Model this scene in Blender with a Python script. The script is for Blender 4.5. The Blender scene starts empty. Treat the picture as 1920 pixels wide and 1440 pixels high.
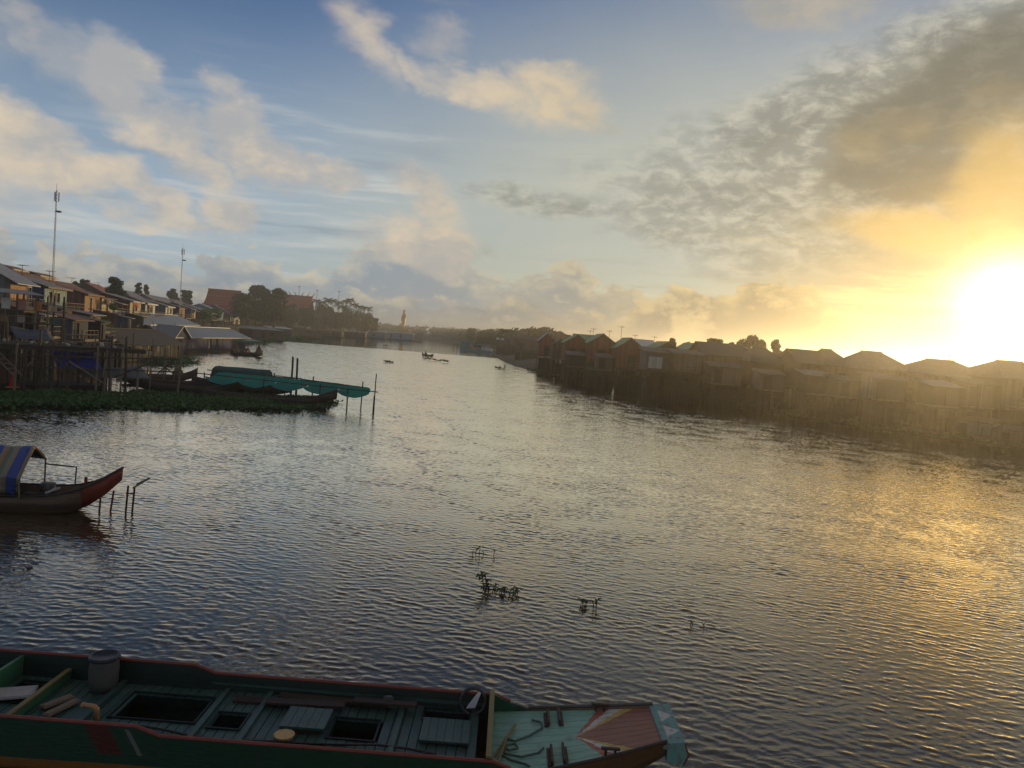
import bpy, bmesh, math, random
from mathutils import Vector, Matrix, Euler
R = math.radians
random.seed(7)
scn = bpy.context.scene
col = scn.collection

# ------------------------------------------------------------------ camera
FPX, CAMH, ROLL, PITCH = 1440.0, 6.0, R(4.5), R(3.26)
FW = Vector((0, math.cos(PITCH), -math.sin(PITCH)))
U0 = Vector((0, math.sin(PITCH), math.cos(PITCH)))
RT = Vector((1, 0, 0)) * math.cos(ROLL) + U0 * math.sin(ROLL)
UP = U0 * math.cos(ROLL) - Vector((1, 0, 0)) * math.sin(ROLL)
CAM = Vector((0, 0, CAMH))
cd = bpy.data.cameras.new('camera')
cd.sensor_fit = 'HORIZONTAL'; cd.sensor_width = 36.0
cd.lens = 36.0 * FPX / 1920.0
cd.clip_start = 0.1; cd.clip_end = 20000
cam = bpy.data.objects.new('camera', cd); col.objects.link(cam)
m3 = Matrix((RT, UP, -FW)).transposed()
cam.matrix_world = Matrix.Translation(CAM) @ m3.to_4x4()
scn.camera = cam
def ray(x, y): return FW + RT * ((x - 960) / FPX) + UP * ((720 - y) / FPX)
def at(x, y, z=0.0):                     # where the sight line of a photo point meets height z
    d = ray(x, y); return CAM + d * ((z - CAMH) / d.z)
def atY(x, y, Y):                        # where it passes distance Y
    d = ray(x, y); return CAM + d * (Y / d.y)
def azel(x, y):
    d = ray(x, y).normalized()
    return math.degrees(math.atan2(d.x, d.y)), math.degrees(math.asin(d.z))

# ------------------------------------------------------------------ render and exposure
vs = scn.view_settings
vs.view_transform = 'Standard'; vs.look = 'None'; vs.gamma = 1.0; vs.use_curve_mapping = False
vs.exposure = 0.0
scn.render.engine = 'CYCLES'
cy = scn.cycles
cy.use_denoising = True
cy.max_bounces = 6; cy.diffuse_bounces = 2; cy.glossy_bounces = 3; cy.transmission_bounces = 4
cy.volume_bounces = 0; cy.transparent_max_bounces = 8
cy.sample_clamp_indirect = 8.0
cy.caustics_reflective = False; cy.caustics_refractive = False

# ------------------------------------------------------------------ sun
SUN_AZ, SUN_EL = 31.8, 3.6
sd = bpy.data.lights.new('sun', 'SUN'); sd.energy = 2.8; sd.angle = R(0.6); sd.color = (1.0, 0.70, 0.32)
sun = bpy.data.objects.new('sun', sd); col.objects.link(sun)
SUND = Vector((math.sin(R(SUN_AZ)) * math.cos(R(SUN_EL)), math.cos(R(SUN_AZ)) * math.cos(R(SUN_EL)), math.sin(R(SUN_EL))))
sun.rotation_euler = SUND.to_track_quat('Z', 'Y').to_euler()
sun.location = SUND * 60

# ------------------------------------------------------------------ node helpers
class NT:
    def __init__(s, tree): s.t = tree; s.n = tree.nodes; s.l = tree.links
    def new(s, kind, **kw):
        n = s.n.new(kind)
        for k, v in kw.items(): setattr(n, k, v)
        return n
    def put(s, sock, v):
        if isinstance(v, bpy.types.NodeSocket): s.l.new(v, sock)
        elif v is not None:
            try: sock.default_value = v
            except Exception: sock.default_value = tuple(v) + (1.0,)
    def m(s, op, a, b=None, c=None, clamp=False):
        n = s.new('ShaderNodeMath', operation=op, use_clamp=clamp)
        s.put(n.inputs[0], a); s.put(n.inputs[1], b); s.put(n.inputs[2], c)
        return n.outputs[0]
    def vm(s, op, a, b=None, out=0):
        n = s.new('ShaderNodeVectorMath', operation=op)
        s.put(n.inputs[0], a); s.put(n.inputs[1], b)
        return n.outputs[out]
    def mix(s, f, a, b, mode='MIX', clampf=True):
        n = s.new('ShaderNodeMix', data_type='RGBA', blend_type=mode, clamp_factor=clampf)
        s.put(n.inputs[0], f); s.put(n.inputs[6], a); s.put(n.inputs[7], b)
        return n.outputs[2]
    def smooth(s, v, lo, hi, a=0.0, b=1.0):
        n = s.new('ShaderNodeMapRange', interpolation_type='SMOOTHSTEP')
        s.put(n.inputs[0], v); s.put(n.inputs[1], lo); s.put(n.inputs[2], hi); s.put(n.inputs[3], a); s.put(n.inputs[4], b)
        return n.outputs[0]
    def lin(s, v, lo, hi, a=0.0, b=1.0):
        n = s.new('ShaderNodeMapRange')
        s.put(n.inputs[0], v); s.put(n.inputs[1], lo); s.put(n.inputs[2], hi); s.put(n.inputs[3], a); s.put(n.inputs[4], b)
        return n.outputs[0]
    def noise(s, vec, scale, detail=4, rough=0.55, dist=0.0, out=0, lac=2.0):
        n = s.new('ShaderNodeTexNoise')
        s.put(n.inputs['Vector'], vec); n.inputs['Scale'].default_value = scale; n.inputs['Detail'].default_value = detail
        n.inputs['Roughness'].default_value = rough; n.inputs['Distortion'].default_value = dist; n.inputs['Lacunarity'].default_value = lac
        return n.outputs[out]
    def xyz(s, x, y, z=0.0):
        n = s.new('ShaderNodeCombineXYZ'); s.put(n.inputs[0], x); s.put(n.inputs[1], y); s.put(n.inputs[2], z); return n.outputs[0]
    def sep(s, v):
        n = s.new('ShaderNodeSeparateXYZ'); s.put(n.inputs[0], v); return n.outputs
def lin8(r, g, b):
    f = lambda c: (c / 255 / 12.92) if c <= 10 else ((c / 255 + 0.055) / 1.055) ** 2.4
    return (f(r), f(g), f(b), 1.0)

# ------------------------------------------------------------------ sky: clear-air sky with banks of cloud in it
SKYK = 0.10
def build_sky():
    w = bpy.data.worlds.new('World'); scn.world = w; w.use_nodes = True
    t = NT(w.node_tree); t.n.clear()
    sky = t.new('ShaderNodeTexSky', sky_type='NISHITA', sun_disc=False, sun_elevation=R(SUN_EL), sun_rotation=R(SUN_AZ),
                altitude=20.0, air_density=1.0, dust_density=0.4, ozone_density=3.0)
    d = t.new('ShaderNodeTexCoord').outputs['Generated']
    x, y, z = t.sep(d)
    az = t.m('MULTIPLY', t.m('ARCTAN2', x, y), 57.2958)
    el = t.m('MULTIPLY', t.m('ARCSINE', z), 57.2958)
    P = t.xyz(az, el)
    # noise lives on the direction itself so that it has no seam; squeezed so that clouds lie flat towards the horizon
    D = t.xyz(x, y, t.m('MULTIPLY', z, 1.7))
    w1 = t.noise(D, 3.2, 2, 0.5, out=1)
    w2 = t.noise(D, 11.0, 4, 0.6, out=1)
    warp = t.vm('ADD', t.vm('MULTIPLY', t.vm('SUBTRACT', w1, (0.5, 0.5, 0.5)), (5.5, 4.5, 0)),
                t.vm('MULTIPLY', t.vm('SUBTRACT', w2, (0.5, 0.5, 0.5)), (6.0, 5.0, 0)))
    PW = t.vm('ADD', P, warp)
    warp_s = t.vm('MULTIPLY', warp, (0.45, 0.45, 0))
    PS = t.vm('ADD', P, warp_s)
    fine = t.noise(D, 9.0, 7, 0.58)
    fbig = t.noise(D, 3.5, 5, 0.55)
    def blob(px, py, rx, ry, ang, wob=PW):       # an elliptical bank of cloud; photo point, half-sizes in photo points, tilt
        a0, e0 = azel(px, py)
        k = 1 / 25.1
        n = t.new('ShaderNodeMapping', vector_type='TEXTURE')
        t.put(n.inputs[0], wob); n.inputs[1].default_value = (a0, e0, 0)
        n.inputs[2].default_value = (0, 0, R(-ang + 4.5)); n.inputs[3].default_value = (rx * k, ry * k, 1)
        return t.smooth(t.vm('LENGTH', n.outputs[0], out=1), 1.25, 0.15)
    def bank(items, wob=PW):
        s = None
        for it in items:
            b = blob(*it[:5], wob)
            if len(it) > 5: b = t.m('MULTIPLY', b, it[5])
            s = b if s is None else t.m('MAXIMUM', s, b)
        return s
    k = 1.0 / SKYK
    C = lambda r, g, b: tuple(c * k for c in lin8(r, g, b)[:3]) + (1.0,)
    sdot = t.vm('DOT_PRODUCT', d, tuple(SUND), out=1)
    sang = t.m('MULTIPLY', t.m('ARCCOSINE', t.m('MINIMUM', sdot, 0.999999)), 57.2958)
    gdir = Vector((math.sin(R(SUN_AZ + .4)) * math.cos(R(4.9)), math.cos(R(SUN_AZ + .4)) * math.cos(R(4.9)), math.sin(R(4.9))))   # the lit gap in the cloud just above the sun
    gang = t.m('MULTIPLY', t.m('ARCCOSINE', t.m('MINIMUM', t.vm('DOT_PRODUCT', d, tuple(gdir), out=1), 0.999999)), 57.2958)
    # ---- clear air
    c = t.vm('MULTIPLY', sky.outputs[0], (0.84, 1.13, 1.56))
    # thin milky veil low down, warmer towards the sun
    veil_col = t.mix(t.smooth(sang, 22, 6), t.mix(t.smooth(sang, 60, 28), C(178, 195, 208), C(200, 199, 178)), C(158, 147, 114))
    veil = t.m('MULTIPLY', t.smooth(t.m('SUBTRACT', el, t.m('MULTIPLY', t.smooth(sang, 55, 20), 9)), 27, 2), t.lin(t.noise(D, 2.2, 4, 0.5), 0.3, 0.7, 0.7, 1.0))
    c = t.mix(t.m('MAXIMUM', t.m('MULTIPLY', veil, 0.94), t.smooth(sang, 26, 12, 0.0, 0.97)), c, veil_col)
    # ---- thin level streaks of stratus low down
    stv = t.vm('ADD', t.xyz(t.m('MULTIPLY', az, 0.022), t.m('MULTIPLY', el, 0.26)), t.vm('MULTIPLY', warp, (0.004, 0.03, 0)))
    sn = t.noise(stv, 2.6, 6, 0.6, 0.3)
    sband = t.m('MULTIPLY', t.smooth(el, 20, 9), t.smooth(t.noise(D, 2.6, 3, 0.5), 0.35, 0.6))
    ssun = t.smooth(sang, 48, 8)
    c = t.mix(t.m('MULTIPLY', t.m('MULTIPLY', t.smooth(sn, 0.50, 0.66), sband), 0.7), c, t.mix(ssun, C(206, 208, 204), C(224, 206, 150)))
    c = t.mix(t.m('MULTIPLY', t.m('MULTIPLY', t.smooth(sn, 0.48, 0.34), sband), 0.6), c, t.mix(ssun, C(140, 154, 168), C(158, 146, 112)))
    # ---- high mottled cloud on the sunward side
    DM = t.xyz(t.m('MULTIPLY', az, 0.055), t.m('MULTIPLY', el, 0.11))
    fl = t.noise(DM, 9.0, 8, 0.62, 0.3)
    flw = t.noise(t.vm('MULTIPLY', D, (1.0, 1.0, 2.2)), 10.0, 8, 0.58, 0.2)
    high = bank([(1560, 250, 360, 140, -14), (1800, 170, 330, 170, -18), (1850, 380, 200, 120, 0, .9), (1480, 330, 300, 120, 6, .8), (1700, 340, 260, 120, 0), (1330, 390, 280, 120, 4, .75), (1280, 290, 120, 90, 0, .6),
                 (1450, 470, 340, 60, 4, .55), (1030, 385, 200, 38, 6, .62), (880, 470, 120, 26, 8, .4), (530, 405, 120, 20, 6, .35)], PS)
    hd = t.smooth(t.m('ADD', high, t.m('ADD', t.m('MULTIPLY', t.m('SUBTRACT', flw, 0.5), 0.75), t.m('MULTIPLY', t.m('SUBTRACT', fbig, 0.5), 0.7))), 0.08, 0.85)
    hcol = t.mix(t.smooth(t.m('ADD', fl, t.m('MULTIPLY', high, -0.14)), 0.30, 0.60), C(136, 138, 130), C(198, 195, 178))
    hcol = t.mix(t.m('MULTIPLY', t.smooth(sang, 13, 4), 0.6), hcol, C(176, 150, 100))
    c = t.mix(t.m('MULTIPLY', hd, 0.80), c, hcol)
    dark = bank([(1780, 200, 260, 110, -12), (1720, 320, 200, 90, 0), (1850, 110, 200, 80, -10, .8), (1480, 250, 150, 45, -10, .5)], PS)
    dd = t.smooth(t.m('ADD', dark, t.m('MULTIPLY', t.m('SUBTRACT', fine, 0.5), 1.0)), 0.2, 0.9)
    c = t.mix(t.m('MULTIPLY', dd, 0.8), c, t.mix(t.smooth(sang, 12, 4), C(104, 105, 96), C(160, 134, 86)))
    # ---- low banks of cumulus along the horizon, heaped tops catching the light
    puff = t.noise(t.vm('ADD', D, (0.012, 0.0, -0.03)), 15.0, 7, 0.62, 0.15)
    cell = t.noise(t.xyz(t.m('MULTIPLY', az, 0.02), t.m('MULTIPLY', el, 0.03)), 20.0, 7, 0.58, 0.2)
    def ridge(pts, rough, lo=2.5):
        fc = t.new('ShaderNodeFloatCurve'); cv = fc.mapping.curves[0]; fc.mapping.use_clip = False
        P_ = sorted((azel(*q) for q in pts)); P_ = [(-180, lo)] + [(a, e) for a, e in P_] + [(180, lo)]
        X_ = [((a + 60) / 120, e / 20) for a, e in P_ if -60 < a < 60]
        X_ = [(0, lo / 20)] + X_ + [(1, lo / 20)]
        while len(cv.points) < len(X_): cv.points.new(0.5, 0.5)
        for p_, (a, e) in zip(cv.points, X_): p_.location = (a, e); p_.handle_type = 'AUTO'
        fc.mapping.update(); t.put(fc.inputs['Value'], t.m('DIVIDE', t.m('ADD', az, 60.0), 120.0, clamp=True))
        top = t.m('MULTIPLY', fc.outputs[0], 20.0)
        bump = t.m('ADD', t.m('MULTIPLY', t.m('SUBTRACT', cell, 0.5), rough * 1.6), t.m('MULTIPLY', t.m('SUBTRACT', fine, 0.5), rough))
        return t.m('SUBTRACT', t.m('ADD', top, bump), el)             # degrees below the cloud top
    for pts, rough, dk0, dk1, lt0, lt1, op in (
        ([(-300, 430), (0, 440), (60, 468), (200, 462), (330, 482), (450, 462), (560, 492), (640, 478), (720, 452), (800, 430), (870, 490), (950, 522), (1050, 500), (1150, 534), (1300, 575), (1500, 620), (1900, 690), (2300, 700)], 4.2, C(140, 153, 166), C(150, 140, 114), C(214, 204, 180), C(206, 186, 136), .86),
        ([(-200, 500), (100, 512), (300, 530), (520, 540), (700, 545), (850, 560), (960, 548), (1060, 572), (1150, 586), (1210, 556), (1290, 532), (1350, 546), (1430, 510), (1500, 532), (1570, 580), (1660, 618), (1760, 648), (1850, 632), (1950, 650), (2300, 700)], 2.6, C(116, 130, 146), C(132, 122, 96), C(210, 200, 176), C(222, 196, 134), .92)):
        below = ridge(pts, rough)
        dens = t.smooth(below, 0.0, 0.7)
        rimf = t.m('MULTIPLY', t.smooth(below, 2.6, 0.1), t.smooth(t.m('ADD', puff, t.m('MULTIPLY', cell, .5)), 0.55, 0.95))
        inner = t.m('MULTIPLY', t.smooth(t.m('SUBTRACT', fine, puff), -0.02, 0.20), 0.75)
        litf = t.m('MAXIMUM', rimf, inner)
        ns = t.smooth(sang, 46, 6)
        dens = t.m('MULTIPLY', dens, t.lin(t.smooth(el, 0.0, 3.0), 0, 1, 0.55, 1.0))
        c = t.mix(t.m('MULTIPLY', dens, op), c, t.mix(litf, t.mix(ns, dk0, dk1), t.mix(ns, lt0, lt1)))
    # ---- soft sunlit cumulus
    cum = bank([(210, 150, 110, 62, 50, 1), (300, 245, 190, 62, 32), (415, 215, 80, 62, 0), (510, 305, 150, 46, 26), (610, 335, 70, 34, 10), (40, 250, 130, 62, 28), (60, 320, 190, 62, 16),
                (200, 345, 210, 50, 22), (320, 415, 120, 34, 8, .8), (100, 80, 110, 60, 40, .6), (440, 395, 62, 48, 10), (780, 380, 95, 52, 30, .95), (800, 460, 120, 60, 12, .95), (720, 440, 90, 40, 0, .6),
                (1050, 160, 130, 62, 14, .9), (940, 165, 180, 50, 22, .85), (800, 120, 130, 40, 30, .6), (700, 80, 130, 60, 40, .6), (840, 60, 90, 40, 20, .4), (1500, 20, 200, 60, -5, .6), (1120, 200, 60, 40, 0, .7),
                (-380, 200, 420, 160, 20, .9), (-420, -200, 420, 120, 20, .7), (500, -260, 380, 110, 15, .7), (1300, -330, 420, 120, 0, .7), (2500, 250, 380, 160, -10, .8), (40, 20, 90, 40, 20, .5)])
    behind = t.m('MULTIPLY', t.smooth(fbig, 0.40, 0.72), t.m('MAXIMUM', t.smooth(t.m('ABSOLUTE', az), 50, 75), t.smooth(el, 28, 42)))  # cloud behind; overhead cloud added out of view to grey the water's reflection
    cum = t.m('MAXIMUM', cum, behind)
    cdn = t.smooth(t.m('ADD', cum, t.m('MULTIPLY', t.m('SUBTRACT', fine, 0.5), 0.85)), 0.12, 0.92)
    shade = t.smooth(t.m('ADD', t.m('SUBTRACT', fbig, 0.5), t.m('MULTIPLY', t.m('SUBTRACT', puff, 0.5), 0.8)), -0.16, 0.2)
    ccol = t.mix(t.smooth(sang, 46, 8), t.mix(shade, C(176, 176, 176), C(224, 206, 180)), t.mix(shade, C(168, 154, 122), C(208, 184, 132)))
    c = t.mix(t.m('MULTIPLY', cdn, 0.88), c, ccol)
    # ---- gilded cloud round the sun
    gold = bank([(1880, 330, 110, 150, 0), (1860, 430, 80, 70, 20), (1700, 440, 150, 48, 14), (1600, 430, 90, 30, 10, .6), (1620, 275, 110, 48, 10, .35), (1700, 230, 120, 50, 0, .35)], PS)
    gd = t.smooth(t.m('ADD', gold, t.m('MULTIPLY', t.m('SUBTRACT', fine, 0.5), 1.0)), 0.1, 1.0)
    c = t.mix(t.m('MULTIPLY', gd, 0.75), c, t.mix(t.smooth(sang, 20, 6), C(190, 168, 124), C(226, 186, 110)))
    # ---- aureole: the low sun burning through thin cloud
    streak = t.noise(t.xyz(t.m('MULTIPLY', az, 0.04), t.m('MULTIPLY', el, 0.5)), 1.6, 5, 0.6)
    soft = t.m('MULTIPLY', t.m('EXPONENT', t.m('MULTIPLY', gang, -0.33)), t.lin(streak, 0.3, 0.7, 0.75, 1.25))
    core = t.m('EXPONENT', t.m('MULTIPLY', t.m('POWER', t.m('DIVIDE', t.m('ADD', gang, t.m('MULTIPLY', t.m('SUBTRACT', fine, 0.5), 3.0)), 2.5), 2.0), -1.0))
    wide = t.m('EXPONENT', t.m('MULTIPLY', sang, -0.085))
    def scale(colr, f):
        n = t.new('ShaderNodeVectorMath', operation='SCALE'); t.put(n.inputs[0], colr); t.put(n.inputs[3], f); return n.outputs[0]
    add = t.vm('ADD', scale((1.0, 0.72, 0.24), t.m('MULTIPLY', soft, 0.04 * k)), scale((1.0, 0.80, 0.42), t.m('MULTIPLY', core, 3.0 * k)))
    add = t.vm('ADD', add, scale((1.0, 0.72, 0.30), t.m('MULTIPLY', wide, 0.0 * k)))
    c = t.vm('ADD', c, add)
    bg = t.new('ShaderNodeBackground'); t.put(bg.inputs[0], c); bg.inputs[1].default_value = SKYK
    t.l.new(bg.outputs[0], t.new('ShaderNodeOutputWorld').inputs[0])
    w.cycles.sampling_method = 'MANUAL'; w.cycles.sample_map_resolution = 1024
build_sky()
# ------------------------------------------------------------------ mesh helpers
class MB:
    def __init__(s): s.v = []; s.f = []
    def add(s, vs, fs):
        o = len(s.v); s.v += [tuple(p) for p in vs]; s.f += [tuple(i + o for i in f) for f in fs]; return s
    def box(s, x0, x1, y0, y1, z0, z1):
        return s.add([(x0, y0, z0), (x1, y0, z0), (x1, y1, z0), (x0, y1, z0), (x0, y0, z1), (x1, y0, z1), (x1, y1, z1), (x0, y1, z1)],
                     [(0, 3, 2, 1), (4, 5, 6, 7), (0, 1, 5, 4), (1, 2, 6, 5), (2, 3, 7, 6), (3, 0, 4, 7)])
    def bar(s, p, q, w, h=None, up=(0, 0, 1)):
        p = Vector(p); q = Vector(q); d = (q - p).normalized(); h = h or w
        sd_ = d.cross(Vector(up))
        if sd_.length < 1e-3: sd_ = d.cross(Vector((1, 0, 0)))
        sd_.normalize(); u = sd_.cross(d)
        vs = []
        for b in (p, q):
            for a, c in ((-1, -1), (1, -1), (1, 1), (-1, 1)): vs.append(b + sd_ * (a * w / 2) + u * (c * h / 2))
        return s.add(vs, [(0, 1, 2, 3), (7, 6, 5, 4), (0, 4, 5, 1), (1, 5, 6, 2), (2, 6, 7, 3), (3, 7, 4, 0)])
    def tube(s, pts, rad, n=6, cap=True):
        pts = [Vector(p) for p in pts]
        if not hasattr(rad, '__len__'): rad = [rad] * len(pts)
        vs = []; fs = []; prev = None
        for i, p in enumerate(pts):
            d = (pts[min(i + 1, len(pts) - 1)] - pts[max(i - 1, 0)]).normalized()
            a = prev if prev is not None else (Vector((1, 0, 0)) if abs(d.x) < 0.9 else Vector((0, 1, 0)))
            a = (a - d * a.dot(d)); a.normalize(); b = d.cross(a); prev = a
            for k in range(n):
                t = 2 * math.pi * k / n; vs.append(p + (a * math.cos(t) + b * math.sin(t)) * rad[i])
        for i in range(len(pts) - 1):
            for k in range(n):
                fs.append((i * n + k, i * n + (k + 1) % n, (i + 1) * n + (k + 1) % n, (i + 1) * n + k))
        if cap: fs += [tuple(reversed(range(n))), tuple(range((len(pts) - 1) * n, len(pts) * n))]
        return s.add(vs, fs)
    def lathe(s, prof, n=16, c=(0, 0, 0), sx=1, sy=1):
        vs = []; fs = []
        for r, z in prof:
            for k in range(n):
                t = 2 * math.pi * k / n; vs.append((c[0] + r * sx * math.cos(t), c[1] + r * sy * math.sin(t), c[2] + z))
        for i in range(len(prof) - 1):
            for k in range(n): fs.append((i * n + k, i * n + (k + 1) % n, (i + 1) * n + (k + 1) % n, (i + 1) * n + k))
        return s.add(vs, fs + [tuple(reversed(range(n))), tuple(range((len(prof) - 1) * n, len(prof) * n))])
    def prism(s, poly, axis, a, b):            # polygon in the two other axes, pushed from a to b along axis
        def P(u, w, t): return {'x': (t, u, w), 'y': (u, t, w), 'z': (u, w, t)}[axis]
        n = len(poly); vs = [P(u, w, a) for u, w in poly] + [P(u, w, b) for u, w in poly]
        return s.add(vs, [tuple(range(n)), tuple(reversed(range(n, 2 * n)))] + [(i, i + n, (i + 1) % n + n, (i + 1) % n) for i in range(n)])
    def sheet(s, rows, thick=None):           # rows of points; closed slab when thick is given (downwards)
        nr, nc = len(rows), len(rows[0]); vs = [p for r in rows for p in r]
        fs = [(i * nc + j, i * nc + j + 1, (i + 1) * nc + j + 1, (i + 1) * nc + j) for i in range(nr - 1) for j in range(nc - 1)]
        if thick:
            o = len(vs); vs = list(vs) + [(p[0], p[1], p[2] - thick) for p in vs]
            fs += [tuple(reversed([k + o for k in f])) for f in fs[:]]
            rim = [j for j in range(nc)] + [i * nc + nc - 1 for i in range(1, nr)] + [(nr - 1) * nc + j for j in range(nc - 2, -1, -1)] + [i * nc for i in range(nr - 2, 0, -1)]
            for i in range(len(rim)):
                a, b = rim[i], rim[(i + 1) % len(rim)]; fs.append((a, a + o, b + o, b))
        return s.add(vs, fs)
    def mesh(s, name, mat, smooth=False, fix=True):
        me = bpy.data.meshes.new(name); me.from_pydata(s.v, [], s.f)
        if fix and len(s.f) < 4000:
            b = bmesh.new(); b.from_mesh(me); bmesh.ops.recalc_face_normals(b, faces=b.faces); b.to_mesh(me); b.free()
        if mat is not None: me.materials.append(M(mat) if isinstance(mat, str) else mat)
        if smooth: me.polygons.foreach_set('use_smooth', [True] * len(me.polygons))
        me.update(); return me
    def build(s, name, mat, parent=None, smooth=False, fix=True, loc=None, rz=0.0):
        o = bpy.data.objects.new(name, s.mesh(name, mat, smooth, fix)); col.objects.link(o)
        if parent is not None: o.parent = parent
        if loc is not None: o.location = loc
        if rz: o.rotation_euler = (0, 0, rz)
        return o
def inst(name, me, parent=None, loc=(0, 0, 0), rot=(0, 0, 0), sc=(1, 1, 1)):
    o = bpy.data.objects.new(name, me); col.objects.link(o); o.parent = parent; o.location = loc; o.rotation_euler = rot; o.scale = sc; return o
def tag(o, label=None, cat=None, group=None, kind=None):
    for k, v in (('label', label), ('category', cat), ('group', group), ('kind', kind)):
        if v: o[k] = v
    return o
def thing(name, label, cat, loc=(0, 0, 0), rz=0.0, group=None):
    o = bpy.data.objects.new(name, None); col.objects.link(o); o.location = loc; o.rotation_euler = (0, 0, rz); o.empty_display_size = 0.3
    return tag(o, label, cat, group)
rnd = random.Random(11)
U = rnd.uniform

# ------------------------------------------------------------------ materials
MATS = {}
def M(name): return MATS[name]
def mat(name, rgb, rough=0.8, var=0.3, scale=2.0, planks=None, corr=None, metal=0.0, dirt=0.25, bump=0.3, trans=0.0, spec=0.3):
    """weathered surface: broad and fine tone changes, optional boards (axis, spacing) or corrugation (axis, spacing)"""
    ma = bpy.data.materials.new(name); ma.use_nodes = True; t = NT(ma.node_tree)
    bs = t.n['Principled BSDF']; out = t.n['Material Output']
    co = t.new('ShaderNodeTexCoord').outputs['Object']; x, y, z = t.sep(co)
    base = tuple(rgb) + (1.0,)
    n1 = t.noise(co, scale, 5, 0.6); n2 = t.noise(co, scale * 9, 3, 0.6)
    f = t.m('ADD', t.m('MULTIPLY', t.m('SUBTRACT', n1, 0.5), 2.2 * var), t.m('MULTIPLY', t.m('SUBTRACT', n2, 0.5), var))
    val = t.m('ADD', 1.0, f)
    h = t.m('MULTIPLY', n2, 0.3)
    if planks:
        a = {'x': x, 'y': y, 'z': z}[planks[0]]; q = t.m('DIVIDE', a, planks[1]); fl = t.m('FLOOR', q); fr = t.m('SUBTRACT', q, fl)
        wn = t.new('ShaderNodeTexWhiteNoise', noise_dimensions='1D'); t.put(wn.inputs['W'], fl)
        val = t.m('MULTIPLY', val, t.lin(wn.outputs[0], 0, 1, 0.72, 1.22))
        edge = t.smooth(t.m('ABSOLUTE', t.m('SUBTRACT', fr, 0.5)), 0.42, 0.5)
        h = t.m('SUBTRACT', h, edge); val = t.m('MULTIPLY', val, t.m('SUBTRACT', 1.0, t.m('MULTIPLY', edge, 0.45)))
    if corr:
        a = {'x': x, 'y': y, 'z': z}[corr[0]]
        h = t.m('ADD', h, t.m('SINE', t.m('MULTIPLY', a, 6.2832 / corr[1])))
    c = t.new('ShaderNodeVectorMath', operation='SCALE'); t.put(c.inputs[0], base[:3]); t.put(c.inputs[3], t.m('MAXIMUM', val, 0.1))
    dmask = t.smooth(t.noise(t.xyz(t.m('MULTIPLY', x, 1.0), t.m('MULTIPLY', y, 1.0), t.m('MULTIPLY', z, 0.35)), scale * 1.7, 5, 0.65), 0.5, 0.75)
    cc = t.mix(t.m('MULTIPLY', dmask, dirt), c.outputs[0], (0.07, 0.055, 0.04, 1))
    t.put(bs.inputs['Base Color'], cc); bs.inputs['Roughness'].default_value = rough; bs.inputs['Metallic'].default_value = metal
    bs.inputs['Specular IOR Level'].default_value = spec
    b = t.new('ShaderNodeBump'); b.inputs['Strength'].default_value = bump; b.inputs['Distance'].default_value = 0.03; t.put(b.inputs['Height'], h)
    t.l.new(b.outputs[0], bs.inputs['Normal'])
    if trans:
        tr = t.new('ShaderNodeBsdfTranslucent'); t.put(tr.inputs[0], cc); mx = t.new('ShaderNodeMixShader'); mx.inputs[0].default_value = trans
        t.l.new(bs.outputs[0], mx.inputs[1]); t.l.new(tr.outputs[0], mx.inputs[2]); t.l.new(mx.outputs[0], out.inputs[0])
    MATS[name] = ma; return ma
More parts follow.
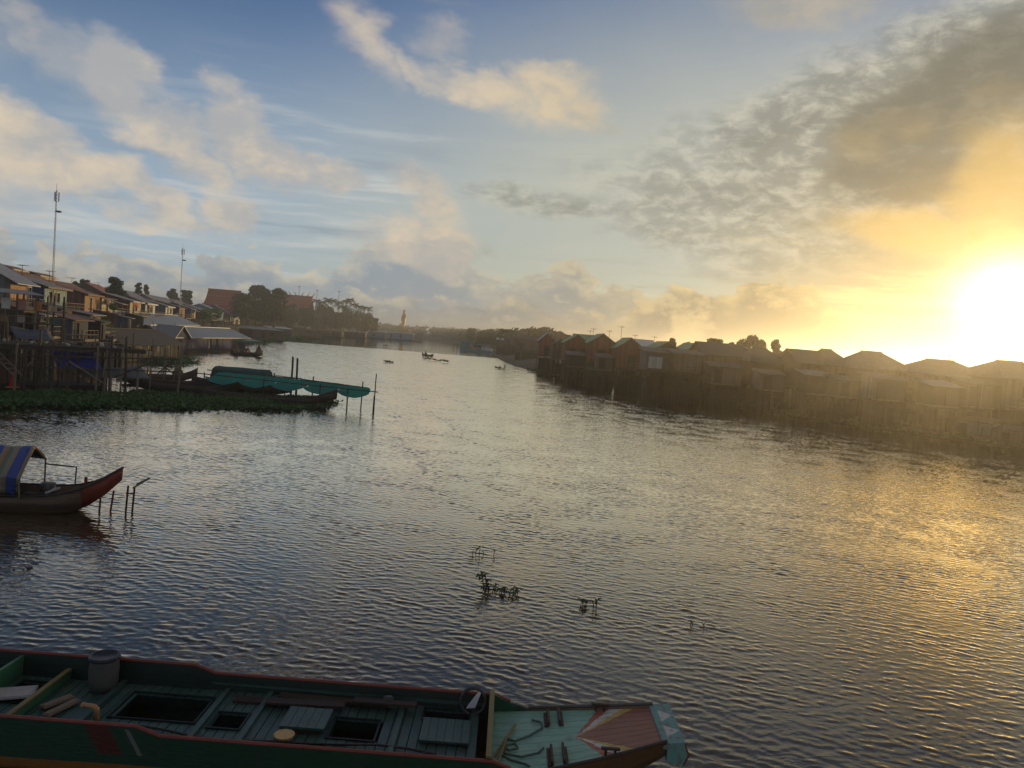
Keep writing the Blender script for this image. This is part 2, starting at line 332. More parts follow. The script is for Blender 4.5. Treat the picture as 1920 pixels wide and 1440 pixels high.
for nm, rgb, kw in [
    ('post', (0.06, 0.047, 0.034), {}), ('post_pale', (0.20, 0.155, 0.105), {}), ('dark_wood', (0.035, 0.028, 0.021), dict(planks=('z', 0.22))),
    ('deck_wood', (0.13, 0.105, 0.075), dict(planks=('x', 0.25))), ('rail', (0.15, 0.12, 0.085), {}),
    ('tin', (0.19, 0.20, 0.21), dict(rough=0.45, corr=('x', 0.3), dirt=0.4, metal=0.25, spec=0.5)), ('tin_y', (0.34, 0.35, 0.36), dict(rough=0.45, corr=('y', 0.3), dirt=0.4, metal=0.25, spec=0.5)),
    ('tin_dark', (0.17, 0.16, 0.15), dict(rough=0.55, corr=('x', 0.3), dirt=0.5, metal=0.1)), ('tin_rust', (0.17, 0.085, 0.055), dict(rough=0.7, corr=('x', 0.3), dirt=0.45)),
    ('tin_blue', (0.06, 0.14, 0.34), dict(rough=0.5, corr=('x', 0.3))), ('tin_bluegrey', (0.16, 0.24, 0.32), dict(rough=0.5, corr=('x', 0.3))),
    ('tin_green', (0.055, 0.19, 0.07), dict(rough=0.5, corr=('y', 0.3))), ('tin_red', (0.24, 0.07, 0.045), dict(rough=0.6, corr=('x', 0.3))),
    ('tin_pale', (0.5, 0.5, 0.47), dict(rough=0.5, corr=('y', 0.3))), ('tin_slate', (0.05, 0.047, 0.045), dict(rough=0.8, corr=('y', 0.3), dirt=0.4)),
    ('tin_old', (0.13, 0.12, 0.105), dict(rough=0.85, corr=('y', 0.3), dirt=0.5, spec=0.1)), ('roof_tile', (0.34, 0.075, 0.04), dict(rough=0.75, planks=('z', 0.45), var=0.35)),
    ('wall_orange', (0.33, 0.19, 0.10), dict(planks=('x', 0.22))), ('wall_cream', (0.50, 0.42, 0.26), dict(planks=('x', 0.25))), ('wall_green', (0.06, 0.17, 0.10), dict(planks=('x', 0.22))),
    ('wall_blue', (0.025, 0.055, 0.15), dict(planks=('z', 0.2))), ('wall_teal', (0.20, 0.29, 0.30), dict(planks=('x', 0.2))), ('wall_redbrown', (0.16, 0.065, 0.045), dict(planks=('y', 0.22))),
    ('wall_maroon', (0.12, 0.03, 0.026), dict(planks=('z', 0.24))), ('wall_grey', (0.15, 0.145, 0.135), dict(planks=('y', 0.25))), ('wall_skyblue', (0.15, 0.26, 0.34), dict(planks=('z', 0.2))),
    ('wall_brown', (0.11, 0.08, 0.055), dict(planks=('x', 0.22))), ('wall_red', (0.20, 0.055, 0.035), dict(planks=('x', 0.25))), ('wall_dusk', (0.09, 0.10, 0.13), dict(planks=('y', 0.22))),
    ('wall_white', (0.62, 0.60, 0.54), dict(planks=('x', 0.3))), ('float_blue', (0.012, 0.02, 0.085), dict(planks=('x', 0.3))), ('float_dark', (0.028, 0.026, 0.027), dict(planks=('z', 0.35), var=0.5)),
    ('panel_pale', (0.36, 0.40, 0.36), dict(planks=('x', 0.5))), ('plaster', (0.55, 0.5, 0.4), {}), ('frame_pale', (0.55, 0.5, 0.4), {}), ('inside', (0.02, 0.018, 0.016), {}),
    ('white', (0.72, 0.72, 0.70), dict(var=0.15)), ('cloth_red', (0.45, 0.05, 0.03), {}), ('cloth_orange', (0.6, 0.2, 0.04), {}), ('cloth_blue', (0.03, 0.09, 0.62), dict(rough=0.5, scale=1.0)),
    ('cloth_white', (0.66, 0.64, 0.6), {}), ('cloth_pink', (0.5, 0.25, 0.22), {}), ('tarp_grey', (0.12, 0.125, 0.12), dict(rough=0.55, bump=0.6)),
    ('tarp_green', (0.012, 0.06, 0.05), dict(rough=0.5, bump=0.6)), ('net_green', (0.05, 0.42, 0.34), dict(rough=0.6, trans=0.6, var=0.2, bump=0.1, dirt=0.1)), ('net_brown', (0.14, 0.10, 0.06), dict(rough=0.9, var=0.5)),
    ('awning_green', (0.02, 0.24, 0.12), dict(rough=0.5, trans=0.3)), ('hull_dark', (0.04, 0.032, 0.026), dict(planks=('z', 0.14), rough=0.5)), ('hull_brown', (0.10, 0.065, 0.04), dict(planks=('z', 0.16), rough=0.55)),
    ('hull_teal', (0.05, 0.22, 0.26), dict(rough=0.5)), ('metal', (0.22, 0.22, 0.23), dict(rough=0.45, metal=0.7)), ('metal_dark', (0.06, 0.06, 0.065), dict(rough=0.5, metal=0.5)),
    ('mast_red', (0.42, 0.07, 0.05), dict(rough=0.5)), ('mast_white', (0.6, 0.6, 0.6), dict(rough=0.5)), ('gold', (0.62, 0.38, 0.07), dict(rough=0.32, metal=0.55, var=0.2, dirt=0.1, spec=0.6)),
    ('plinth', (0.55, 0.36, 0.13), {}), ('stone', (0.36, 0.33, 0.28), {}), ('quay', (0.2, 0.19, 0.17), dict(planks=('z', 0.5))),
    ('bark', (0.075, 0.055, 0.04), {}), ('palm_bark', (0.13, 0.105, 0.08), {}), ('skin', (0.22, 0.12, 0.075), dict(var=0.1, dirt=0)), ('shirt_dark', (0.03, 0.032, 0.045), {}), ('hair', (0.01, 0.009, 0.008), {}),
    ('barrel_blue', (0.02, 0.026, 0.04), dict(rough=0.4)), ('barrel_white', (0.085, 0.085, 0.072), dict(rough=0.45)), ('pvc', (0.36, 0.19, 0.08), dict(rough=0.4)), ('straw', (0.55, 0.36, 0.16), {}), ('rope', (0.10, 0.14, 0.10), dict(scale=20)),
    ('boat_green', (0.012, 0.075, 0.040), dict(rough=0.4, scale=3, dirt=0.35, spec=0.4)), ('boat_red', (0.20, 0.04, 0.024), dict(rough=0.5, scale=6)), ('boat_deck', (0.036, 0.080, 0.062), dict(rough=0.45, scale=4, var=0.5, spec=0.5, dirt=0.45)),
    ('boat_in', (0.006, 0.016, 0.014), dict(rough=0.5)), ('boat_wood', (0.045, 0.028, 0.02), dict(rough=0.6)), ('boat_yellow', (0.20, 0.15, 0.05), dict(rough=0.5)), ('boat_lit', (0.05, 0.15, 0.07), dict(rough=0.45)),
    ('litter', (0.4, 0.38, 0.34), {}), ('glass', (0.03, 0.04, 0.05), dict(rough=0.08, spec=0.6, dirt=0.1)),
]: mat(nm, rgb, **kw)

def leaf_mat(name, rgb, trans=0.35, hue=0.25, rough=0.5):
    ma = bpy.data.materials.new(name); ma.use_nodes = True; t = NT(ma.node_tree); bs = t.n['Principled BSDF']; out = t.n['Material Output']
    co = t.new('ShaderNodeTexCoord').outputs['Object']
    n = t.noise(co, 0.9, 3, 0.6); n2 = t.noise(co, 14.0, 2, 0.5)
    v = t.m('ADD', 0.55, t.m('ADD', t.m('MULTIPLY', n, 0.5), t.m('MULTIPLY', n2, 0.4)))
    s = t.new('ShaderNodeVectorMath', operation='SCALE'); t.put(s.inputs[0], rgb); t.put(s.inputs[3], v)
    c = t.mix(t.m('MULTIPLY', t.smooth(n2, 0.55, 0.75), hue), s.outputs[0], (rgb[0] * 2.2, rgb[1] * 1.5, rgb[2], 1))
    t.put(bs.inputs['Base Color'], c); bs.inputs['Roughness'].default_value = rough; bs.inputs['Specular IOR Level'].default_value = 0.3
    tr = t.new('ShaderNodeBsdfTranslucent'); t.put(tr.inputs[0], c); mx = t.new('ShaderNodeMixShader'); mx.inputs[0].default_value = trans
    t.l.new(bs.outputs[0], mx.inputs[1]); t.l.new(tr.outputs[0], mx.inputs[2]); t.l.new(mx.outputs[0], out.inputs[0]); MATS[name] = ma
leaf_mat('leaf_tree', (0.045, 0.075, 0.028)); leaf_mat('leaf_palm', (0.05, 0.08, 0.03)); leaf_mat('leaf_water', (0.05, 0.115, 0.028), 0.35, 0.5); leaf_mat('leaf_bush', (0.09, 0.17, 0.03)); leaf_mat('leaf_far', (0.04, 0.06, 0.03), 0.1)
leaf_mat('leaf_weed', (0.075, 0.10, 0.035))

def earth_mat():
    ma = bpy.data.materials.new('earth'); ma.use_nodes = True; t = NT(ma.node_tree); bs = t.n['Principled BSDF']
    co = t.new('ShaderNodeTexCoord').outputs['Object']
    g = t.smooth(t.noise(co, 0.06, 6, 0.65), 0.42, 0.6)
    n = t.noise(co, 0.7, 5, 0.65)
    c = t.mix(g, t.mix(n, (0.09, 0.065, 0.045, 1), (0.17, 0.125, 0.085, 1)), t.mix(n, (0.035, 0.055, 0.018, 1), (0.075, 0.095, 0.03, 1)))
    t.put(bs.inputs['Base Color'], c); bs.inputs['Roughness'].default_value = 0.95
    b = t.new('ShaderNodeBump'); b.inputs['Distance'].default_value = 0.3; t.put(b.inputs['Height'], n); t.l.new(b.outputs[0], bs.inputs['Normal']); MATS['earth'] = ma
earth_mat()

BOATXY = at(802, 668)
def water_mat():
    ma = bpy.data.materials.new('river_water'); ma.use_nodes = True; t = NT(ma.node_tree); bs = t.n['Principled BSDF']
    co = t.new('ShaderNodeNewGeometry').outputs['Position']; x, y, z = t.sep(co)
    rot = t.new('ShaderNodeMapping'); t.put(rot.inputs[0], co); rot.inputs[2].default_value = (0, 0, R(-8))
    wob = t.vm('ADD', rot.outputs[0], t.vm('MULTIPLY', t.vm('SUBTRACT', t.noise(co, 0.35, 2, 0.5, out=1), (0.5, 0.5, 0.5)), (1.6, 1.6, 0)))
    def layer(sx, sy, sc, det=3, rg=0.5, dist=0.3):
        v = t.vm('MULTIPLY', wob, (sx, sy, 1.0)); return t.noise(v, sc, det, rg, dist)
    def crest(n): return t.m('POWER', t.m('SUBTRACT', 1.0, t.m('ABSOLUTE', t.m('MULTIPLY', t.m('SUBTRACT', n, 0.5), 2.6))), 1.6)
    gust = t.lin(t.noise(t.vm('MULTIPLY', co, (0.6, 1.5, 1)), 0.055, 4, 0.6), 0.35, 0.68, 0.4, 1.4)
    swell = layer(0.35, 1.0, 0.55, 2)
    chop = crest(layer(0.42, 1.0, 1.55, 3, 0.5))
    rip = crest(layer(0.5, 1.0, 4.2, 2, 0.5))
    fine = layer(0.6, 1.0, 11.0, 2, 0.5)
    h = t.m('ADD', t.m('MULTIPLY', swell, 0.0), t.m('MULTIPLY', gust, t.m('ADD', t.m('MULTIPLY', chop, 0.0), t.m('ADD', t.m('MULTIPLY', rip, 0.0045), t.m('MULTIPLY', fine, 0.0032)))))
    # the little boat's wake: arcs spreading behind it
    wx = t.m('SUBTRACT', x, BOATXY.x); wy = t.m('SUBTRACT', y, BOATXY.y)
    back = t.m('MULTIPLY', wx, -1.0)
    spread = t.m('ABSOLUTE', t.m('SUBTRACT', wy, t.m('MULTIPLY', t.m('POWER', t.m('MAXIMUM', back, 0.0), 1.25), 1.1)))
    band = t.m('MULTIPLY', t.smooth(spread, 9.0, 0.0), t.m('MULTIPLY', t.smooth(back, 0.0, 2.0), t.smooth(back, 26.0, 8.0)))
    h = t.m('ADD', h, t.m('MULTIPLY', band, t.m('MULTIPLY', t.m('SINE', t.m('MULTIPLY', spread, 1.1)), 0.07)))
    b = t.new('ShaderNodeBump'); b.inputs['Strength'].default_value = 1.0; b.inputs['Distance'].default_value = 1.0; t.put(b.inputs['Height'], h)
    silt = t.noise(co, 0.05, 4, 0.6)
    t.n.remove(bs); df = t.new('ShaderNodeBsdfDiffuse'); t.put(df.inputs[0], t.mix(silt, (0.062, 0.047, 0.029, 1), (0.085, 0.063, 0.038, 1)))
    gs = t.new('ShaderNodeBsdfGlossy'); gs.inputs['Color'].default_value = (1.0, 0.92, 0.77, 1); gs.inputs['Roughness'].default_value = 0.05; t.l.new(b.outputs[0], gs.inputs['Normal']); t.l.new(b.outputs[0], df.inputs['Normal'])
    fr = t.new('ShaderNodeFresnel'); fr.inputs[0].default_value = 1.34; t.l.new(b.outputs[0], fr.inputs['Normal'])
    mx = t.new('ShaderNodeMixShader'); t.put(mx.inputs[0], t.m('MULTIPLY', t.m('POWER', fr.outputs[0], 1.2), 3.2, clamp=True)); t.l.new(df.outputs[0], mx.inputs[1]); t.l.new(gs.outputs[0], mx.inputs[2])
    t.l.new(mx.outputs[0], t.n['Material Output'].inputs[0])
    MATS['river_water'] = ma
water_mat()

# ------------------------------------------------------------------ the setting
def struct(mb, name, m, **kw): return tag(mb.build(name, m, **kw), kind='structure')
struct(MB().add([(-9000, -3000, -2.0), (9000, -3000, -2.0), (9000, 12000, -2.0), (-9000, 12000, -2.0)], [(0, 1, 2, 3)]), 'ground', 'earth')
def river():
    import numpy as np
    T, N = 16.0, 480; X0, X1, Y0, Y1 = -96, 96, -16, 240
    rv = struct(MB().add([(-300, -300, 0), (300, -300, 0), (300, Y0, 0), (-300, Y0, 0), (-300, Y1, 0), (300, Y1, 0), (300, 790, 0), (-300, 790, 0), (X0, Y0, 0), (X0, Y1, 0), (X1, Y0, 0), (X1, Y1, 0)],
                         [(0, 1, 2, 3), (4, 5, 6, 7), (3, 8, 9, 4), (10, 2, 5, 11)]), 'river', 'river_water')
    g = np.random.default_rng(5)
    k = 2 * np.pi * np.fft.fftfreq(N, T / N); KX, KY = np.meshgrid(k, k); K = np.hypot(KX, KY); K[0, 0] = 1
    lam = 2 * np.pi / K; th = np.arctan2(KY, KX) - math.radians(78)
    S = np.where((lam > .12) & (lam < 4), K ** -.5 * np.where(lam > .30, (.30 / lam) ** .75, 1), 0) * (np.abs(np.cos(th)) ** 3 + .10) * np.exp(-(.15 / lam) ** 4)
    h = np.fft.ifft2(S * (g.normal(size=(N, N)) + 1j * g.normal(size=(N, N)))).real
    E_ = np.fft.ifft2(np.where((lam > 2.5) & (lam < 9), 1.0, 0) * (g.normal(size=(N, N)) + 1j * g.normal(size=(N, N)))).real; h = h * np.clip(1 + .26 * E_ / E_.std(), .4, 1.6)   # cat's-paws
    hy, hx = np.gradient(np.pad(h, 1, mode='wrap'), T / N); hy, hx = hy[1:-1, 1:-1], hx[1:-1, 1:-1]
    sc = SLOPE / np.sqrt((hx ** 2 + hy ** 2).mean()); h, hx, hy = h * sc, hx * sc, hy * sc
    h = h + .35 * (np.abs(h) - np.abs(h).mean())                      # peaked crests
    h = np.pad(h, ((0, 1), (0, 1)), mode='wrap'); hp = np.pad(h[:-1, :-1], 1, mode='wrap')
    n = N + 1; xs = np.linspace(0, T, n); GX, GY = np.meshgrid(xs, xs)
    co = np.stack([GX, GY, h], -1).reshape(-1, 3).astype(np.float32)
    i = np.arange(N * n).reshape(N, n)[:, :-1].ravel(); q = np.stack([i, i + 1, i + 1 + n, i + n], -1).astype(np.int32)
    me = bpy.data.meshes.new('water_surface'); me.vertices.add(n * n); me.vertices.foreach_set('co', co.ravel()); me.loops.add(q.size); me.loops.foreach_set('vertex_index', q.ravel())
    me.polygons.add(len(q)); me.polygons.foreach_set('loop_start', np.arange(0, q.size, 4, dtype=np.int32)); me.update(calc_edges=True)
    dy, dx = np.gradient(hp, T / N); dx = np.pad(dx[1:-1, 1:-1], ((0, 1), (0, 1)), mode='wrap'); dy = np.pad(dy[1:-1, 1:-1], ((0, 1), (0, 1)), mode='wrap')
    nv = np.stack([-dx, -dy, np.ones_like(dx)], -1).reshape(-1, 3); nv /= np.linalg.norm(nv, axis=1, keepdims=True)
    me.polygons.foreach_set('use_smooth', np.ones(len(q), dtype=bool)); me.normals_split_custom_set_from_vertices(nv.tolist()); me.materials.append(M('river_water'))
    for a in range(int((X1 - X0) / T)):
        for b_ in range(int((Y1 - Y0) / T)): inst('water_surface', me, rv, (X0 + a * T, Y0 + b_ * T, 0))
SLOPE = .06
river()
EDGE_L = [(-300, -30), (0, -36), (43, -36), (64, -43), (100, -54), (130, -63), (152, -68), (220, -86), (296, -97), (420, -112), (560, -108), (700, -100), (790, -190)]
EDGE_R = [(-300, 92), (0, 74), (40, 58), (66.4, 43), (74.6, 38.2), (84, 32), (104, 24), (110.6, 18.3), (133, 9.3), (153, 3.6), (200, -3), (322, -11), (500, -34), (640, -52), (700, -64), (790, -150)]
def edge(tab, Y):
    for (a, xa), (b, xb) in zip(tab, tab[1:]):
        if a <= Y <= b: return xa + (xb - xa) * (Y - a) / (b - a)
    return tab[-1][1] if Y > tab[-1][0] else tab[0][1]
def land(tab, side, offs, zs, name):
    ys = [-300, -60, 0] + list(range(20, 340, 8)) + list(range(340, 791, 25)) + [790]
    rows = []
    for Y in sorted(set(ys)):
        X = edge(tab, Y); row = []
        for o, z in zip(offs, zs):
            j = (math.sin(Y * 0.37 + o) + math.sin(Y * 0.13 + o * 2.1)) * 0.5
            row.append((X + side * (o + (j * 0.9 if o < 30 else 0)), Y, z + j * 0.16 * (1 if o > 1 else 0.3)))
        rows.append(row)
    return struct(MB().sheet(rows), name, 'earth', smooth=True)
land(EDGE_L, -1, [-4, 0, 2.5, 6, 11, 18, 30, 60, 200, 4000], [-1.4, -0.15, 0.35, 0.9, 1.8, 2.8, 3.6, 4.2, 4.6, 5.0], 'bank_left')
land(EDGE_R, 1, [-4, 0, 2.5, 6, 11, 18, 30, 60, 200, 4000], [-1.4, -0.15, 0.35, 0.9, 1.6, 2.2, 2.8, 3.2, 3.6, 4.0], 'bank_right')
far = [[(-9000, 770, 0.5), (0, 770, 0.5), (9000, 770, 0.5)], [(-9000, 800, 2.2), (0, 800, 2.2), (9000, 800, 2.2)], [(-9000, 12000, 5.0), (0, 12000, 5.0), (9000, 12000, 5.0)]]
struct(MB().sheet(far), 'far_plain', 'earth')
def gl(X, Y):                                  # ground height on the left bank
    o = edge(EDGE_L, Y) - X; t = [(-4, -1.4), (0, -0.15), (2.5, 0.35), (6, 0.9), (11, 1.8), (18, 2.8), (30, 3.6), (60, 4.2), (200, 4.6)]
    for (a, za), (b, zb) in zip(t, t[1:]):
        if a <= o <= b: return za + (zb - za) * (o - a) / (b - a)
    return -1.4 if o < 0 else 4.6
def gr(X, Y):
    o = X - edge(EDGE_R, Y); t = [(-4, -1.4), (0, -0.15), (2.5, 0.35), (6, 0.9), (11, 1.6), (18, 2.2), (30, 2.8), (60, 3.2), (200, 3.6)]
    for (a, za), (b, zb) in zip(t, t[1:]):
        if a <= o <= b: return za + (zb - za) * (o - a) / (b - a)
    return -1.4 if o < 0 else 3.6
# ------------------------------------------------------------------ stilt houses
POST = MB().tube([(0, 0, 0), (0.01, 0, 0.5), (0, 0, 1)], [1.0, 0.92, 0.85], 6).mesh('post', 'post')
POSTP = MB().tube([(0, 0, 0), (0.01, 0, 0.5), (0, 0, 1)], [1.0, 0.92, 0.85], 6).mesh('post', 'post_pale')
def post(parent, x, y, z0, z1, r=0.09, pale=False, lean=0.02, name='post'):
    return inst(name, POSTP if pale else POST, parent, (x, y, z0), (U(-lean, lean), U(-lean, lean), U(0, 6)), (r, r, z1 - z0))
def wall_cells(L, H, holes, th, axis, off):
    """a wall of length L and height H with rectangular holes (a0, a1, z0, z1), as boxes round the holes"""
    mb = MB(); xs = sorted({0, L} | {h[0] for h in holes} | {h[1] for h in holes}); zs = sorted({0, H} | {h[2] for h in holes} | {h[3] for h in holes})
    for a, b in zip(xs, xs[1:]):
        run = None
        for c, d in zip(zs, zs[1:]):
            if any(h[0] <= (a + b) / 2 <= h[1] and h[2] <= (c + d) / 2 <= h[3] for h in holes):
                continue
            if axis == 'x': mb.box(a, b, off, off + th, c, d)
            else: mb.box(off, off + th, a, b, c, d)
    return mb
def shift(mb, dx, dy, dz): mb.v = [(x + dx, y + dy, z + dz) for x, y, z in mb.v]; return mb
def house(name, label, org, rz, w, d, zd, hw, roof, walls, holes=(), side_holes=(), porch=0.0, porch_rng=None, posts=(3, 3), stairs=None, group=None, ground=None,
          rail=True, awning=None, cat='house', over=0.45, extra_posts=True, trim=None, pale=False, shut='wall_brown', z0=0.0, frame='frame_pale', skirt=None):
    """front wall on local y=0 looking along -y; walls = (front, left, right); roof = (ridge axis, rise, material)"""
    t = thing(name, label, cat, org, rz, group)
    f, l, r = walls
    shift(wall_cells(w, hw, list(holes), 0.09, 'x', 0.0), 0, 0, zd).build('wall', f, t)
    ax, rise, rm = roof
    e = over
    if ax == 'x':                              # ridge along the front; the side walls carry the gables
        for xx, mm, hh in ((-0.012, l, side_holes), (w - 0.078, r, ())):
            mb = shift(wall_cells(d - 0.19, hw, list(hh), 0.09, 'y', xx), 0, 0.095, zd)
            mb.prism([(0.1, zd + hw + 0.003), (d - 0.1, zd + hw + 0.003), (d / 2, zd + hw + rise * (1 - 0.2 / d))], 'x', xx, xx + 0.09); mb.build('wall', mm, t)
        s = rise / (d / 2)
        MB().prism([(-e, zd + hw - e * s + 0.02), (d / 2, zd + hw + rise + 0.02), (d / 2, zd + hw + rise + 0.09), (-e, zd + hw - e * s + 0.09)], 'x', -e, w + e).build('roof', rm, t)
        MB().prism([(d + e, zd + hw - e * s + 0.02), (d / 2 + 0.004, zd + hw + rise + 0.02), (d / 2 + 0.004, zd + hw + rise + 0.09), (d + e, zd + hw - e * s + 0.09)], 'x', -e, w + e).build('roof', rm, t)
        MB().prism([(d / 2 - 0.22, zd + hw + rise - 0.22 * s + 0.10), (d / 2, zd + hw + rise + 0.15), (d / 2 + 0.22, zd + hw + rise - 0.22 * s + 0.10)], 'x', -e - 0.02, w + e + 0.02).build('ridge_cap', rm, t)
        if trim: MB().box(-e, w + e, -e - 0.03, -e - 0.004, zd + hw - e * s - 0.10, zd + hw - e * s + 0.12).build('fascia', trim, t)
    elif ax == 'y':                            # gable in front
        MB().prism([(0.05, zd + hw + 0.003), (w - 0.05, zd + hw + 0.003), (w / 2, zd + hw + rise * 0.97)], 'y', 0.004, 0.09).build('gable', f, t)
        for xx, mm in ((-0.012, l), (w - 0.078, r)): shift(wall_cells(d - 0.19, hw, [], 0.09, 'y', xx), 0, 0.095, zd).build('wall', mm, t)
        s = rise / (w / 2)
        MB().prism([(-e, zd + hw - e * s + 0.02), (w / 2, zd + hw + rise + 0.02), (w / 2, zd + hw + rise + 0.09), (-e, zd + hw - e * s + 0.09)], 'y', -e, d + e).build('roof', rm, t)
        MB().prism([(w + e, zd + hw - e * s + 0.02), (w / 2 + 0.004, zd + hw + rise + 0.02), (w / 2 + 0.004, zd + hw + rise + 0.09), (w + e, zd + hw - e * s + 0.09)], 'y', -e, d + e).build('roof', rm, t)
        MB().prism([(w / 2 - 0.22, zd + hw + rise - 0.22 * s + 0.10), (w / 2, zd + hw + rise + 0.15), (w / 2 + 0.22, zd + hw + rise - 0.22 * s + 0.10)], 'y', -e - 0.02, d + e + 0.02).build('ridge_cap', rm, t)
    elif ax == 'hip':                          # four slopes
        for xx, mm in ((-0.012, l), (w - 0.078, r)): shift(wall_cells(d - 0.19, hw, [], 0.09, 'y', xx), 0, 0.095, zd).build('wall', mm, t)
        ze, zt, q = zd + hw - .12, zd + hw + rise, min(w * .3, d * .42)
        vv = [(-e, -e, ze), (w + e, -e, ze), (w + e, d + e, ze), (-e, d + e, ze), (q, d / 2, zt), (w - q, d / 2, zt)]
        MB().add(vv + [(x, y, z - .08) for x, y, z in vv], [(0, 1, 5, 4), (1, 2, 5), (2, 3, 4, 5), (3, 0, 4), (6, 10, 11, 7), (7, 11, 8), (8, 11, 10, 9), (9, 10, 6), (0, 6, 7, 1), (1, 7, 8, 2), (2, 8, 9, 3), (3, 9, 6, 0)]).build('roof', rm, t)
        MB().bar((q - .1, d / 2, zt + .03), (w - q + .1, d / 2, zt + .03), .28, .08).build('ridge_cap', rm, t)
    else:                                      # single slope falling to the front
        MB().prism([(-e, zd + hw - 0.1), (d + e, zd + hw + rise), (d + e, zd + hw + rise + 0.07), (-e, zd + hw - 0.03)], 'x', -e, w + e).build('roof', rm, t)
        for xx, mm in ((-0.012, l), (w - 0.078, r)):
            mb = shift(wall_cells(d - 0.19, hw, [], 0.09, 'y', xx), 0, 0.095, zd); mb.prism([(0.1, zd + hw + .003), (d - .1, zd + hw + .003), (d - .1, zd + hw + rise * .9)], 'x', xx, xx + .09); mb.build('wall', mm, t)
        if trim: MB().box(-e, w + e, -e - 0.03, -e - 0.004, zd + hw - 0.22, zd + hw - 0.02).build('fascia', trim, t)
    MB().box(0.1, w - 0.1, d - 0.085, d, zd, zd + hw).build('wall', l, t)
    p0, p1 = porch_rng or (0.0, w)
    MB().box(-0.05, w + 0.05, -0.02, d + 0.05, zd - 0.16, zd - 0.002).build('floor_deck', 'deck_wood', t)
    if porch:
        MB().box(p0, p1, -porch, -0.03, zd - 0.14, zd - 0.01).build('porch_deck', 'deck_wood', t)
        MB().box(p0, p1, -porch - 0.05, -porch - 0.003, zd - 0.2, zd + 0.02).build('edge_board', 'post' if skirt else 'post_pale', t)
        if rail:
            rb = MB(); rb.bar((p0, -porch + .05, zd + 0.85), (p1, -porch + .05, zd + 0.85), 0.06); rb.bar((p0, -porch + .05, zd + 0.45), (p1, -porch + .05, zd + 0.45), 0.05)
            k = max(2, int((p1 - p0) / 0.8))
            for i in range(k + 1): rb.bar((p0 + (p1 - p0) * i / k, -porch + .05, zd), (p0 + (p1 - p0) * i / k, -porch + .05, zd + 0.9), 0.06)
            rb.build('railing', 'rail', t)
        for i in range(max(2, int((p1 - p0) / 1.4)) + 1):
            post(t, p0 + 0.1 + (p1 - p0 - 0.2) * i / max(2, int((p1 - p0) / 1.4)), -porch + 0.12, z0, zd - 0.14, 0.07, (not skirt) and U(0, 1) < 0.5)
    if awning:
        a0, a1, dep, am = awning
        MB().prism([(0.0, zd + hw - 0.25), (-dep, zd + hw - 0.75), (-dep, zd + hw - 0.69), (0.0, zd + hw - 0.19)], 'x', a0, a1).build('awning', am, t)
        for xx in (a0 + 0.08, a1 - 0.08): post(t, xx, -dep + 0.1, zd, zd + hw - 0.74, 0.05, True, 0.0)
    for (a, b, c, dd) in holes:                # joinery: frames and shutters; doorways backed by a near-black panel for the dark inside
        nm = 'doorway_panel' if c < 0.15 else 'window'
        o = MB().box(a + 0.02, b - 0.02, 0.10, 0.13, zd + c + 0.01, zd + dd - 0.02).build(nm, 'inside' if nm == 'doorway_panel' else 'glass', t)
        fr = MB()
        for q in ((a - .07, a, c, dd + .07), (b, b + .07, c, dd + .07), (a, b, dd, dd + .07)): fr.box(q[0], q[1], -0.03, -0.004, zd + q[2], zd + q[3])
        fr.build('frame', frame, o)
        if nm == 'window': MB().box(a - .07 - (b - a) * .5, a - .075, -0.05, -0.006, zd + c, zd + dd).build('shutter', shut, o)
    nx, ny = posts
    for i in range(nx):
        for j in range(ny):
            post(t, 0.12 + (w - 0.24) * i / max(1, nx - 1) + U(-.1, .1), 0.12 + (d - 0.24) * j / max(1, ny - 1), z0, zd - 0.16, U(0.07, 0.11), (not skirt) and U(0, 1) < 0.3)
    if extra_posts:
        br = MB()
        for i in range(nx - 1):
            xa, xb = 0.12 + (w - 0.24) * i / max(1, nx - 1), 0.12 + (w - 0.24) * (i + 1) / max(1, nx - 1)
            if U(0, 1) < 0.7: br.bar((xa, 0.0, zd - U(0.8, 2.4)), (xb, 0.0, zd - U(0.8, 2.4)), 0.07)
        br.bar((0.1, 0.02, zd - 1.6), (w - 0.1, 0.02, zd - 1.5), 0.07); br.build('brace', 'post', t)
    if skirt:                                  # boarding and stacked gear that closes the space under the deck
        for i in range(4):
            xa, xb = w * i / 4 + U(0, .1), w * (i + 1) / 4 - U(.02, .1); MB().box(xa, xb, U(.15, .6), U(1.0, 2.2), z0 + .1, z0 + (zd - z0) * U(.75, .97)).build('under_deck_boarding', skirt, t)
            if porch: MB().box(xa, xb, -porch + U(.2, .5), -porch + U(.6, .9), z0 + .1, z0 + (zd - z0) * U(.4, .97)).build('under_deck_boarding', skirt, t)
    if stairs:                                 # (x, y of the head, run, foot height)
        sx, sy, run, fz = stairs
        st = MB()
        for q in (-0.42, 0.42): st.bar((sx + q, sy, zd - 0.1), (sx + run, sy - 0.9 + 0 * q, fz) if False else (sx + q + run, sy - 1.4, fz), 0.06, 0.14)
        so = st.build('stair', 'post_pale', t)
        n = max(6, int((zd - fz) / 0.34))
        for i in range(n):
            k = (i + 0.5) / n; x = sx + run * k; y = sy - 1.4 * k; zz = zd - 0.1 + (fz - zd + 0.1) * k
            MB().box(x - 0.46, x + 0.46, y - 0.13, y + 0.13, zz + 0.06, zz + 0.10).build('step', 'post_pale', so)
        hr = MB(); hr.bar((sx + 0.42, sy, zd + 0.75), (sx + 0.42 + run, sy - 1.4, fz + 0.75), 0.05); hr.bar((sx + .42 + run * .5, sy - .7, (zd + fz) / 2), (sx + .42 + run * .5, sy - .7, (zd + fz) / 2 + .78), .05)
        hr.build('handrail', 'post_pale', so)
    return t

